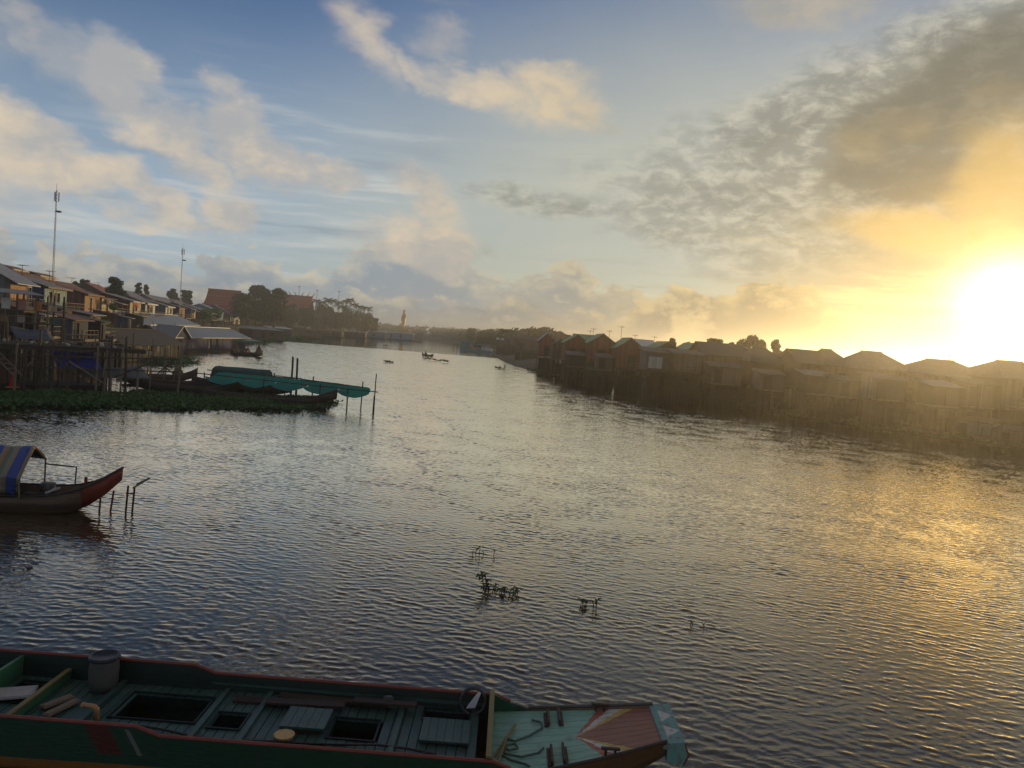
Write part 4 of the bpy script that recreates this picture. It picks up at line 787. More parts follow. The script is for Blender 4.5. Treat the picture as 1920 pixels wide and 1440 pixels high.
def far_shed(label, px, py, L, dpt, h, wm, rm, rz=0.3):
    q = at(px, py); t = thing('floating_shed', label, 'shed', (q.x, q.y, 0), rz, 'floating sheds upstream on the left bank')
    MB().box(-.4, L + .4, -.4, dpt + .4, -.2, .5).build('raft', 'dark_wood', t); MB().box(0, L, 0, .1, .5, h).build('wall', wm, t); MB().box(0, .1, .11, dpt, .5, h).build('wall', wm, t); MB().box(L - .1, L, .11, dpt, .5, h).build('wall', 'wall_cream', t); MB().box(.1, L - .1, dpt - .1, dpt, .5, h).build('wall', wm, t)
    MB().prism([(-.6, h + .02), (dpt + .6, h + .7), (dpt + .6, h + .8), (-.6, h + .12)], 'x', -.6, L + .6).build('roof', rm, t)
    MB().box(L * .3, L * .3 + 1.2, -.03, -.004, .9, h - .5).build('doorway_panel', 'inside', t); MB().box(L * .6, L * .6 + 1.4, -.03, -.004, 1.6, h - .5).build('window', 'glass', t)  # doorway is a near-black sheet imitating the dark interior
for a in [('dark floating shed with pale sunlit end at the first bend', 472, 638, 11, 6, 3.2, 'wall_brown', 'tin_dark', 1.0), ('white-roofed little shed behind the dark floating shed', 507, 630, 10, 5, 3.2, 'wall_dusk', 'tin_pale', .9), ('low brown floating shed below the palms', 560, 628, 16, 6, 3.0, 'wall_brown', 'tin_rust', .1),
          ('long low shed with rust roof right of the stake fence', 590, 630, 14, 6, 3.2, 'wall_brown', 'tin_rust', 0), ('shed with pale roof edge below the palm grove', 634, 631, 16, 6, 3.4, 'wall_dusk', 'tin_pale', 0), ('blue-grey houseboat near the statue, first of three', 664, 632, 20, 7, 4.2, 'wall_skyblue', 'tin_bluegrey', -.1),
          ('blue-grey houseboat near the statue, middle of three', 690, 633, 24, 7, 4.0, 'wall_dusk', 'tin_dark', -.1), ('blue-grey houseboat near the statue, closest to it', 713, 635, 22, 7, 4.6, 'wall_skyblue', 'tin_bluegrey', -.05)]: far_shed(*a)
def stake_fence():
    a, b = at(566, 632), at(604, 634); t = thing('stake_fence', 'fish fence of thin stakes standing in the water off the left bank', 'fence', (a.x, a.y, 0))
    n = 16
    for i in range(n): post(t, (b.x - a.x) * i / n, (b.y - a.y) * i / n, -.5, U(1.6, 2.4), .1, True, .04, 'stake')
    MB().bar((0, 0, 1.2), (b.x - a.x, b.y - a.y, 1.2), .08).build('rail', 'post', t)
stake_fence()

# ------------------------------------------------------------------ timber pier at left
def pier():
    A, B = at(20, 737), at(273, 737); dv = (B - A); L = dv.length; rz = math.atan2(dv.y, dv.x)
    t = thing('timber_pier', 'dark rickety timber pier on crooked posts above green water plants', 'pier', (A.x, A.y, 0), rz)
    Z = 3.15
    for i in range(24):
        y = .1 + i * .26; MB().box(-6 + U(-.3, .1), L + U(-.2, .25), y, y + .22, Z - .06 + U(0, .03), Z + U(0, .03)).build('deck_plank', 'dark_wood', t)
    for y in (.2, 3.2, 6.2): MB().box(-6, L, y, y + .14, Z - .28, Z - .065).build('beam', 'post', t)
    for x, zt in ((.5, 4.6), (1.6, 4.2), (3.0, 5.0), (6.6, 4.0), (9.8, 3.9), (-2.5, 5.2), (11.2, 3.7)): post(t, x, U(.1, 2.5), -1.5, zt, U(.05, .1), U(0, 1) < .4, .05)
    for i in range(12): x = U(-4, 10); MB().bar((x, U(-.1, .3), U(.4, 2.6)), (x + U(-1.5, 1.5), U(-.1, .3), U(.6, 3.0)), U(.05, .09)).build('brace', 'post_pale' if i % 4 == 0 else 'post', t)
    xs = [-5, -2.2, -1.0, .2, .8, 1.8, 2.5, 3.5, 5.2, 5.8, 6.3, 6.9, 7.3, 8.1, 9.6, 10.6, 11.0, 11.3]
    for x in xs:
        if x > L: continue
        tall = U(0, 1) < .25
        post(t, x, .12 + U(-.1, .25), -1.5, Z - .1 + (1.0 if tall else 0) + U(-.2, .2), U(.07, .13), U(0, 1) < .35, .035)
        if U(0, 1) < .7: post(t, x + U(-.3, .3), 3.3, -1.5, Z - .2, U(.07, .12), U(0, 1) < .2, .03)
    for (p, q) in [((3.4, .02, 2.2), (6.0, -.1, .5)), ((6.4, .05, 1.1), (9.9, .05, 2.7)), ((1.9, 0, 2.9), (4.6, .1, .7)), ((-2, 0, .9), (.8, 0, 2.7)), ((-5, .1, 1.8), (11, .1, 1.6)), ((0, .0, 2.5), (11, 0, 2.55))]:
        MB().bar(p, q, .09).build('brace', 'post_pale' if U(0, 1) < .3 else 'post', t)
    # heaped litter and pots on the deck
    for i in range(26):
        x, y, r = U(-5, L - .3), U(.4, 5), U(.07, .18)
        o = tag(MB().lathe([(r * .6, 0), (r, r * .7), (r * .85, r * 1.3)], 7, sx=1, sy=U(.6, 1.2)).build('pot', ['litter', 'dark_wood', 'tarp_grey', 'litter', 'net_brown'][i % 5], t, loc=(x, y, Z + .035)))
    # blue tarpaulin and grey canopies slung below and behind
    p = Vector((A.x, A.y, 0)); ux = dv.normalized(); uy = Vector((-ux.y, ux.x, 0))
    def cloth(name, x0, x1, y0, y1, za, zb, m_, label, cat, sag=.15):
        rows = []
        for i in range(9):
            row = []
            for j in range(7):
                fx, fy = i / 8, j / 6
                row.append((x0 + (x1 - x0) * fx, y0 + (y1 - y0) * fy, za + (zb - za) * fy - sag * math.sin(math.pi * fx) * (1 - fy * .5) + .05 * math.sin(7 * fx + 4 * fy)))
            rows.append(row)
        o = MB().sheet(rows, .012).build(name, m_, None, True, loc=(A.x, A.y, 0), rz=rz); return tag(o, label, cat)
    cloth('tarpaulin', 3.55, 6.5, 4.2, 2.5, 2.75, 1.55, 'cloth_blue', 'bright blue tarpaulin hung under the timber pier', 'tarpaulin')
    cloth('tarpaulin', 4.9, 9.7, 3.8, 1.7, 1.75, 1.0, 'tarp_grey', 'grey plastic sheet roofing a boat under the pier', 'tarpaulin', .2)
    cloth('tarpaulin', 2.6, 5.2, 10.5, 8.5, 4.1, 3.3, 'wall_dusk', 'dull blue-grey tarpaulin behind the pier deck', 'tarpaulin', .2)
    q = p + ux * .35 + uy * .9
    c = thing('traffic_cone', 'red cone standing under the pier by the left picture edge', 'cone', (q.x, q.y, .28)); MB().box(-.3, .3, -.3, .3, 0, .06).build('base', 'cloth_orange', c); MB().lathe([(.22, .06), (.12, .8), (.05, 1.25)], 12).build('cone_body', 'cloth_red', c)
    # a leaning ladder
    la = thing('ladder', 'pale bamboo ladder leaning against the pier at the left', 'ladder', tuple(p + ux * -1.6 + uy * .0)[:2] + (1.3,), rz)
    for s in (0, .5): MB().bar((s, -.3, 1.7), (s + 1.6, -.45, -.1), .07).build('rail', 'post_pale', la)
    for i in range(6): k = (i + .5) / 6; MB().bar((1.6 * k, -.3 - .15 * k, 1.7 - 1.8 * k), (1.6 * k + .5, -.3 - .15 * k, 1.7 - 1.8 * k), .05).build('rung', 'post_pale', la)
    # small raft house under the deck
    rq = p + ux * -3 + uy * 2.2
    rh = thing('raft_hut', 'dark raft hut floating beneath the timber pier', 'hut', (rq.x, rq.y, 0), rz); MB().box(0, 9.5, 0, 4, -.2, .3).build('raft', 'dark_wood', rh); MB().box(0, 4.2, 1.5, 3.8, .3, 2.3).build('wall', 'wall_redbrown', rh); MB().prism([(1.2, 2.25), (4, 2.6), (4, 2.66), (1.2, 2.31)], 'x', -.2, 4.4).build('roof', 'tin_dark', rh)
    MB().box(1.5, 2.4, 1.47, 1.496, .35, 2.0).build('doorway_panel', 'inside', rh)  # near-black sheet in place of a dark opening
    # upper platform by the leftmost house
    uq = atY(-40, 650, 58); up = thing('stilt_platform', 'dark cluttered stilt platform in front of the leftmost house', 'platform', (uq.x, uq.y, 0), rz)
    zz = 4.35
    for i in range(14): MB().box(0, 6.2 + U(-.2, .2), i * .26, i * .26 + .23, zz - .06, zz + U(0, .02)).build('deck_plank', 'dark_wood', up)
    for i in range(6):
        for y in (.2, 3.3): post(up, .2 + i * 1.15, y, -1.2, zz + (2.2 if y < 1 else 2.4), .09, U(0, 1) < .4)
    MB().prism([(-.6, zz + 2.2), (4, zz + 2.55), (4, zz + 2.6), (-.6, zz + 2.25)], 'x', -1, 4.2).build('roof', 'tin_dark', up)
    for z in (.5, 1.0): MB().bar((0, .15, zz + z), (6.1, .15, zz + z), .07).build('railing', 'rail', up)
    for i in range(5): MB().box(.4 + i * 1.1, 1.0 + i * 1.1, .5, .53, zz + 1.0, zz + 1.7 + U(-.2, .2)).build('washing', ['cloth_orange', 'cloth_white', 'cloth_pink', 'cloth_orange', 'wall_cream'][i], up)
    for i in range(5): x = .5 + i * 1.1; MB().box(x, x + .5, .8, 1.3, zz, zz + U(.3, .7)).build('crate', ['boat_yellow', 'wall_orange', 'litter', 'wall_brown', 'wall_green'][i], up)
    # walkway planks with posts reaching along the bank
    for j, (xa, xb, yy, zc) in enumerate([(5, 16, 13, 3.0), (2, 12, 18, 3.4)]):
        w0 = p + ux * xa + uy * yy; wk = thing('plank_walkway', ['plank walkway on thin poles behind the pier', 'higher plank walkway on poles below the stilt houses'][j], 'walkway', (w0.x, w0.y, 0), rz)
        for i in range(4): MB().box(0, xb - xa, i * .3, i * .3 + .26, zc - .06, zc).build('plank', 'deck_wood', wk)
        for i in range(9): post(wk, (xb - xa) * i / 8, U(0, 1), -1, zc + (U(.3, 1.2) if i % 3 == 0 else -.06), .06, U(0, 1) < .5)
pier()

# ------------------------------------------------------------------ boats
def hull_mesh(st, th=.04):
    """st: stations (x, half breadth at gunwale, half breadth at chine, z chine, z gunwale, y centre)"""
    n = len(st); vs = []; fs = []
    def loop(s, inner):
        x, a, b, zc, zg = s[:5]; c = s[5] if len(s) > 5 else 0; k = th if inner else 0
        a = max(a - k, .004); b = max(b - k, .003); zc = zc + (th if inner else 0)
        return [(x, c - a, zg), (x, c - (a * .55 + b * .45) * 1.04, zc + (zg - zc) * .45), (x, c - b, zc), (x, c, zc - .04), (x, c + b, zc), (x, c + (a * .55 + b * .45) * 1.04, zc + (zg - zc) * .45), (x, c + a, zg)]
    for s in st: vs += loop(s, False) + loop(s, True)[::-1]
    m_ = 14
    for i in range(n - 1):
        for k in range(m_): fs.append((i * m_ + k, i * m_ + (k + 1) % m_, (i + 1) * m_ + (k + 1) % m_, (i + 1) * m_ + k))
    for b in (0, (n - 1) * m_): fs += [tuple(b + q for q in (k, k + 1, 12 - k, 13 - k)) for k in range(6)]
    return MB().add(vs, fs)
def rim(st, side, r=.03, dz=.01):
    return MB().tube([(s[0], (s[5] if len(s) > 5 else 0) + side * s[1], s[4] + dz) for s in st], r, 5)
def canoe(name, label, loc, rz, L, B, D, bow, stern, hm='hull_dark', gm='hull_brown', seats=3, group=None, cat='boat'):
    t = thing(name, label, cat, loc, rz, group); st = []
    for i in range(13):
        k = i / 12; x = -L / 2 + L * k; taper = max(.05, math.sin(math.pi * min(max((k * .94 + .03), 0), 1)) ** .55)
        rise = bow * max(0, (k - .6) / .4) ** 2.2 + stern * max(0, (.3 - k) / .3) ** 2.2
        st.append((x, B / 2 * taper, B / 2 * taper * .62, -.12 + rise * .85, D + rise))
    hull_mesh(st).build('hull', hm, t, True)
    for s in (-1, 1): rim(st, s).build('gunwale', gm, t)
    for i in range(seats):
        k = .25 + .5 * i / max(1, seats - 1); x = -L / 2 + L * k; w = B / 2 * math.sin(math.pi * k) ** .55 - .05; MB().box(x - .12, x + .12, -w, w, D - .12, D - .09).build('thwart', gm, t)
    return t
# striped-canopy boat at left
def striped_boat():
    q = at(60, 962); rz = math.atan2(.30, 2.0) * 1.0
    t = thing('canopy_boat', 'wooden boat with striped tarpaulin canopy and upswept red prow', 'boat', (q.x, q.y + .45, 0), rz)
    st = []
    for i in range(17):
        x = -5.2 + i * .46
        k = max(0, (x + .4) / 2.5); hb = .78 * (1 - max(0, k) ** 2.6) if k < 1 else .02
        rise = 0 if x < .2 else .95 * ((x - .2) / 1.96) ** 2.0
        st.append((x, max(hb, .05), max(hb * .62, .03), -.12 + rise * 1.2 if x > .2 else -.12, .55 + rise * .78 + .05 * k))
    cut = next(i for i, s in enumerate(st) if s[0] > .85)
    hull_mesh(st[:cut + 1]).build('hull', 'hull_brown', t, True)
    hull_mesh([(s[0], s[1] + .006, s[2] + .006, s[3] - .004, s[4] + .004) for s in st[cut:]]).build('prow', 'boat_red', t, True)
    for s in (-1, 1): rim(st, s, .035).build('gunwale', 'boat_red' if False else 'hull_dark', t)
    for i in range(9): x = -1.4 + i * .26; w = .70 * (1 - max(0, (x + .4) / 2.5) ** 2.6); MB().box(x, x + .235, -w, w, .26, .29).build('deck_plank', 'hull_dark', t)
    # canopy tarpaulin: cross section from the near gunwale over the ridge to the far eave
    sec = [(-.80, .52), (-.84, .80), (-.84, 1.08), (-.60, 1.32), (-.32, 1.58), (-.06, 1.80), (.10, 1.83), (.45, 1.60), (.78, 1.36)]
    rows = []
    for i in range(12):
        x = -4.4 + i * (4.15 / 11); rows.append([(x + .03 * math.sin(j * 2.1 + i), y, z + .025 * math.sin(i * 1.9 + j)) for j, (y, z) in enumerate(sec)])
    ma = bpy.data.materials.new('striped_tarp'); ma.use_nodes = True; nt = NT(ma.node_tree); bs = nt.n['Principled BSDF']; cox = nt.sep(nt.new('ShaderNodeTexCoord').outputs['Object'])[0]
    fr = nt.m('FRACT', nt.m('DIVIDE', nt.m('ADD', cox, 7.603), 0.69)); cr = nt.new('ShaderNodeValToRGB'); cr.color_ramp.interpolation = 'CONSTANT'; nt.put(cr.inputs[0], fr)
    els = [(0, (.26, .20, .11)), (.12, (.02, .06, .27)), (.52, (.26, .22, .15)), (.62, (.28, .19, .08)), (.72, (.28, .09, .05)), (.78, (.09, .18, .09)), (.90, (.24, .22, .18))]
    cr.color_ramp.elements[0].position, cr.color_ramp.elements[0].color = 0, els[0][1] + (1,); cr.color_ramp.elements[1].position, cr.color_ramp.elements[1].color = els[1][0], els[1][1] + (1,)
    for p_, c_ in els[2:]: e = cr.color_ramp.elements.new(p_); e.color = c_ + (1,)
    w_ = nt.noise(nt.new('ShaderNodeTexCoord').outputs['Object'], 4, 4, .6); nt.put(bs.inputs['Base Color'], nt.mix(nt.m('MULTIPLY', w_, .35), cr.outputs[0], (.06, .05, .04, 1))); bs.inputs['Roughness'].default_value = .5
    bp = nt.new('ShaderNodeBump'); bp.inputs['Distance'].default_value = .04; nt.put(bp.inputs['Height'], w_); nt.l.new(bp.outputs[0], bs.inputs['Normal'])
    MB().sheet(rows, .012).build('canopy', ma, t, True)
    MB().prism([(y * .97, z - .04) for y, z in sec] + [(.76, .5)], 'x', -1.5, -1.48).build('interior_dark_panel', 'hull_dark', t)  # dark panel added so the space under the canopy reads dark
    for x in (-.27, -1.9, -3.6): MB().tube([(x, y * .985, z - .03) for y, z in sec], .028, 6).build('canopy_hoop', 'post_pale', t)
    for x, y, z in ((-.27, .76, 1.36), (-1.9, .76, 1.36), (-3.6, .76, 1.36)): MB().tube([(x, y, .5), (x, y, z)], .025, 6).build('canopy_post', 'post_pale', t)
    MB().bar((-.3, .1, 1.80), (-.3, .74, 1.40), .05).build('rafter', 'boat_yellow', t)
    fr2 = MB(); fr2.bar((-.25, .7, 1.22), (.62, .72, 1.16), .035); fr2.bar((.62, .72, 1.16), (.60, .72, .62), .03); fr2.build('pole_rest', 'post', t)
    MB().lathe([(.17, .3), (.2, .55), (.21, .72), (.19, .735)], 14, (.02, .3, 0)).build('bucket', 'barrel_white', t, True)
    MB().tube([(1.05, .32, .5), (1.05, .32, .95)], .045, 7).build('bollard', 'boat_red', t)
    MB().box(-.45, .05, -.2, .1, .29, .5).build('box', 'dark_wood', t)
    lh = MB(); lh.bar((.3, -.55, .62), (.62, -.35, .75), .05); lh.bar((.42, -.62, .66), (.45, -.2, .72), .04); lh.build('cleat', 'litter', t)
    # mooring frame of red and pale sticks beyond the prow
    f = thing('mooring_sticks', 'thin stick frame in the water beside the red prow', 'mooring sticks', tuple(t.matrix_basis @ Vector((2.12, .15, 0)))[:2] + (0,), rz)
    for a, b in (((-.35, 0, -.6), (-.22, 0, .62)), ((-.62, 0, -.6), (-.58, 0, .38)), ((.1, .05, -.6), (.16, .05, .78)), ((.28, .05, -.6), (.34, .05, .72))): MB().tube([a, b], .03, 6).build('stick', 'boat_red' if a[0] < 0 else 'post', f)
    MB().bar((.1, .05, .55), (.36, .05, .55), .035).build('crosspiece', 'boat_red', f); MB().bar((.3, .02, .72), (.72, .1, 1.02), .05).build('fork', 'post_pale', f); MB().bar((.32, .3, .78), (.74, .08, 1.03), .05).build('fork', 'post_pale', f)
striped_boat()

# net canopy on poles, the canoe beneath, boats behind
def nets():
    A, B = at(384, 742), at(690, 770); v = B - A; L = v.length; rz = math.atan2(v.y, v.x)
    t = thing('net_shelter', 'green netting slung between poles over the water plants', 'net shelter', (A.x, A.y, 0), rz)
    zr = lambda k: 1.62 - .15 * k
    nsp = 5
    for s in range(nsp):
        rows = []
        for i in range(13):
            fx = i / 12; k = (s + fx) / nsp; row = []
            wdt = 2.3 * (1 - .75 * max(0, (k - .72) / .28))
            for j in range(9):
                fy = j / 8; sag = .50 * math.sin(math.pi * fx) ** .8 * (1 - fy) ** .7 + .22 * math.sin(math.pi * fy) + .03 * math.sin(11 * fx + 5 * j)
                row.append((L * k, -.3 + wdt * fy + .03 * math.sin(9 * fx), zr(k) + .16 * fy - sag - (.12 * (1 - fy))))
            rows.append(row)
        MB().sheet(rows).build('net_panel', 'net_green', t, True)
    MB().tube([(-1, 2.0, zr(0) + .2), (L * .5, 2.02, zr(.5) + .2), (L * .97, 1.0, zr(1) + .12)], .045, 6).build('rail', 'post', t)
    MB().tube([(-.5, -.3, zr(0) + .05), (L * .5, -.3, zr(.5) + .02), (L * 1.05, .1, zr(1) - .05)], .04, 6).build('rail', 'post', t)
    for k, y, h in ((0, -.3, 1.75), (.37, -.35, 1.75), (.72, -.35, 1.65), (.86, .5, 1.5), (0.02, 2.0, 2.0), (.36, 2.0, 2.0), (.6, 2.0, 2.0), (.93, 1.0, 2.0)): post(t, L * k, y, -1.2, h, .055, False, .02)
    post(t, L * .48, 2.6, -1.2, 3.25, .09, False, .02)
    o = thing('mooring_stake', 'thin tall stake standing alone at the tip of the green nets', 'stake', tuple(at(700, 772))); post(o, 0, 0, -1, 2.75, .045, False, .01, 'stake'); MB().tube([(0, 0, 0), (0, 0, 1.15)], [.075, .06], 6).build('thick_base', 'post', o)
    c = at(500, 757); canoe('canoe', 'long dark canoe with upswept bow lying under the green nets', (c.x - .5, c.y + 1.2, 0), rz - .0, 10.9, 1.05, .38, 1.0, .3)
    for i in range(3): x = -3.6 + i * 2.4
    c = atY(452, 735, 63.5)
    b = canoe('covered_boat', 'boat with arched dark green tarpaulin cover behind the nets', (c.x, c.y, 0), rz + .02, 8.5, 1.7, .6, .5, .3, 'hull_dark', cat='boat')
    sec = [(-.85, .55), (-.9, 1.2), (-.62, 1.75), (0, 1.98), (.62, 1.75), (.9, 1.2), (.85, .55)]
    MB().sheet([[(-2.3 + i * .92 + (.18 if i == 0 and j in (2, 3, 4) else 0), y, z + .02 * math.sin(i * 2 + j)) for j, (y, z) in enumerate(sec)] for i in range(6)], .015).build('tarpaulin_cover', 'tarp_green', b, True)
    for x in (-2.28, 2.28): MB().prism([(y * .97, z - .02) for y, z in sec], 'x', x - .02, x).build('end_curtain', 'tarp_green', b)
    MB().bar((2.3, .6, 1.55), (4.9, .6, 1.45), .05).build('boom', 'post', b)
    for i, (px, py, dx, L_, rr, lb) in enumerate([(318, 724, 0, 7.5, .12, 'dark canoe with raised bow moored left of the covered boat'), (352, 735, 0, 8.0, .06, 'low dark canoe lying alongside the water plants'), (296, 712, 0, 6.5, .3, 'brown canoe half hidden behind the pier posts')]):
        q = at(px, py); canoe('canoe', lb, (q.x, q.y, 0), rr, L_, 1.2, .45, .8, .4, 'hull_dark' if i < 2 else 'hull_brown')
    q = at(333, 715); g = thing('fish_basket', 'rounded wicker fish basket standing in the moored canoe', 'basket', (q.x, q.y, .2)); MB().lathe([(.42, 0), (.48, .3), (.4, .7), (.2, 1.0), (.05, 1.1)], 12).build('basket_body', 'net_brown', g, True); MB().lathe([(.44, .28), (.51, .3), (.51, .36), (.44, .38)], 12).build('rim_band', 'post', g, True)
    q = at(420, 731); g = thing('net_heap', 'grey heap of folded nets on the bank of plants', 'nets', (q.x - 2.3, q.y, .2)); MB().sheet([[(i * .5, j * .35, .75 * math.sin(math.pi * i / 6) ** .6 * math.sin(math.pi * j / 5) ** .6 + .05 * math.sin(i * 3 + j * 5)) for j in range(6)] for i in range(7)], .05).build('folded_net', 'tarp_grey', g, True)
    q = at(306, 708)
    for i, (px, py, lb) in enumerate([(304, 709, 'white jerrycan on the moored canoe'), (470, 733, 'white plastic sheet edge by the net shelter')]): q = at(px, py); tag(MB().lathe([(.16, 0), (.18, .1), (.18, .4), (.07, .48), (.07, .56)], 10).build('jerrycan', 'white', loc=(q.x, q.y, .32)), lb, 'jerrycan')
    # two egret-like sprigs of weed beyond
nets()
for i, (px, py, h, lb) in enumerate([(545, 745, 3.3, 'stout dark stake rising behind the green nets'), (334, 672, 2.3, 'dark stump of a stake beside the timber floating house'), (232, 655, 4.6, 'tall leaning pole in front of the timber floating house'), (306, 717, 3.6, 'thin bamboo pole by the moored canoes'), (324, 722, 2.2, 'short bamboo pole by the moored canoes')]):
    q = at(px, py); o = thing('mooring_stake', lb, 'stake', (q.x, q.y, 0)); post(o, 0, 0, -1.2, h, .09 if i < 3 else .05, i > 1, .05, 'stake'); MB().tube([(0, 0, .9), (.03, 0, 1.0)], .11, 8).build('rope_lashing', 'rope', o)

def fishing_boat():
    q = at(462, 667); t = canoe('fishing_boat', 'fishing boat with bright green awning and hanging brown nets', (q.x, q.y, 0), .05, 5.2, 1.6, .55, .5, .3, 'hull_dark')
    MB().sheet([[(-1.9 + i * .55, -.9 + j * .45, 2.35 + .25 * math.sin(math.pi * j / 4) - .08 * math.sin(math.pi * i / 7)) for j in range(5)] for i in range(8)], .02).build('awning', 'awning_green', t, True)
    for x in (-1.8, 0, 1.8):
        for y in (-.8, .8): post(t, x, y, .4, 2.33, .04, True, .02)
    for x, s in ((-1.6, 1.0), (2.05, 1.15)): MB().lathe([(.62 * s, .3), (.52 * s, .7), (.34 * s, 1.2), (.14 * s, 1.8), (.05, 2.2)], 12, (x, -.3, 0)).build('hanging_net', 'net_brown', t, True)
    for i in range(4): MB().lathe([(.1, 0), (.22, .15), (.16, .35)], 8, (-.3 + i * .25, .1, .5)).build('float', ['cloth_orange', 'cloth_red', 'white', 'cloth_orange'][i], t, True)
fishing_boat()

# ------------------------------------------------------------------ the small motor boat under way
def person(parent_label, loc, rz, s=1.0):
    """one continuous seated body grown with a Skin modifier"""
    J = [(0, 0, .12), (0, .02, .34), (0, .04, .52), (0, .05, .62), (0, .08, .70), (0, .10, .84),           # pelvis .. head
         (-.19, .05, .52), (-.25, .12, .28), (-.16, .30, .20), (.19, .05, .52), (.27, -.02, .28), (.22, -.22, .24),  # arms
         (-.1, .02, .10), (-.14, .40, .24), (-.13, .44, -.10), (-.13, .54, -.12), (.1, .02, .10), (.14, .40, .24), (.13, .44, -.10), (.13, .54, -.12)]
    E = [(0, 1), (1, 2), (2, 3), (3, 4), (4, 5), (2, 6), (6, 7), (7, 8), (2, 9), (9, 10), (10, 11), (0, 12), (12, 13), (13, 14), (14, 15), (0, 16), (16, 17), (17, 18), (18, 19)]
    Rd = [.15, .15, .16, .065, .075, .10, .075, .05, .035, .075, .05, .035, .1, .075, .05, .035, .1, .075, .05, .035]
    me = bpy.data.meshes.new('person'); me.from_pydata(J, E, []); me.materials.append(M('shirt_dark'))
    o = bpy.data.objects.new('person', me); col.objects.link(o); o.location = loc; o.rotation_euler = (0, 0, rz); o.scale = (s, s, s)
    mo = o.modifiers.new('skin', 'SKIN'); me.skin_vertices.new() if not me.skin_vertices else None
    for i, r in enumerate(Rd): me.skin_vertices[0].data[i].radius = (r, r); me.skin_vertices[0].data[i].use_root = i == 0
    o.modifiers.new('sub', 'SUBSURF').levels = 1; o.modifiers['sub'].render_levels = 1
    MB().lathe([(.02, -.06), (.115, 0), (.12, .06), (.07, .12), (.01, .135)], 12, (0, .09, .86)).build('hair', 'hair', o, True)
    return tag(o, parent_label, 'person')
mb_t = canoe('motor_boat', 'small open motor boat under way in mid-river', (BOATXY.x, BOATXY.y, 0), -.45, 3.4, .95, .38, .35, .1, 'hull_dark')
MB().box(-1.75, -1.5, -.14, .14, .3, .85).build('outboard_motor', 'metal_dark', mb_t)
person('seated person in dark clothes steering the small motor boat', tuple(mb_t.matrix_basis @ Vector((-.75, 0, .32))), -.45 - math.pi / 2, 1.15)

# ------------------------------------------------------------------ right bank boats
for px, py, L_, rr, lb in [(1140, 719, 9, -.75, 'long low canoe moored below the green-roofed row'), (1250, 733, 7, -.9, 'canoe moored in front of the pale-panelled shed'), (1215, 722, 6, -.9, 'short canoe moored behind another by the sheds'), (1335, 752, 9, -.9, 'canoe moored right of the tin-roofed sheds'), (1440, 770, 8, -.95, 'canoe moored below the sloping-roofed house'),
                           (1500, 781, 7, -1, 'canoe moored at the start of the sunlit roofs'), (1620, 797, 8, -1, 'canoe moored below the trapezoid roof'), (1770, 822, 8, -1, 'canoe moored below the long low ridge'), (1040, 700, 6, -.8, 'canoe moored under the blue roof'), (1085, 706, 6, -.8, 'canoe moored under the leftmost green roof')]:
    q = at(px, py); canoe('canoe', lb, (q.x, q.y, 0), rr, L_, 1.2, .42, .6, .4, 'hull_dark' if px % 3 else 'hull_brown', group='canoes moored along the right bank')
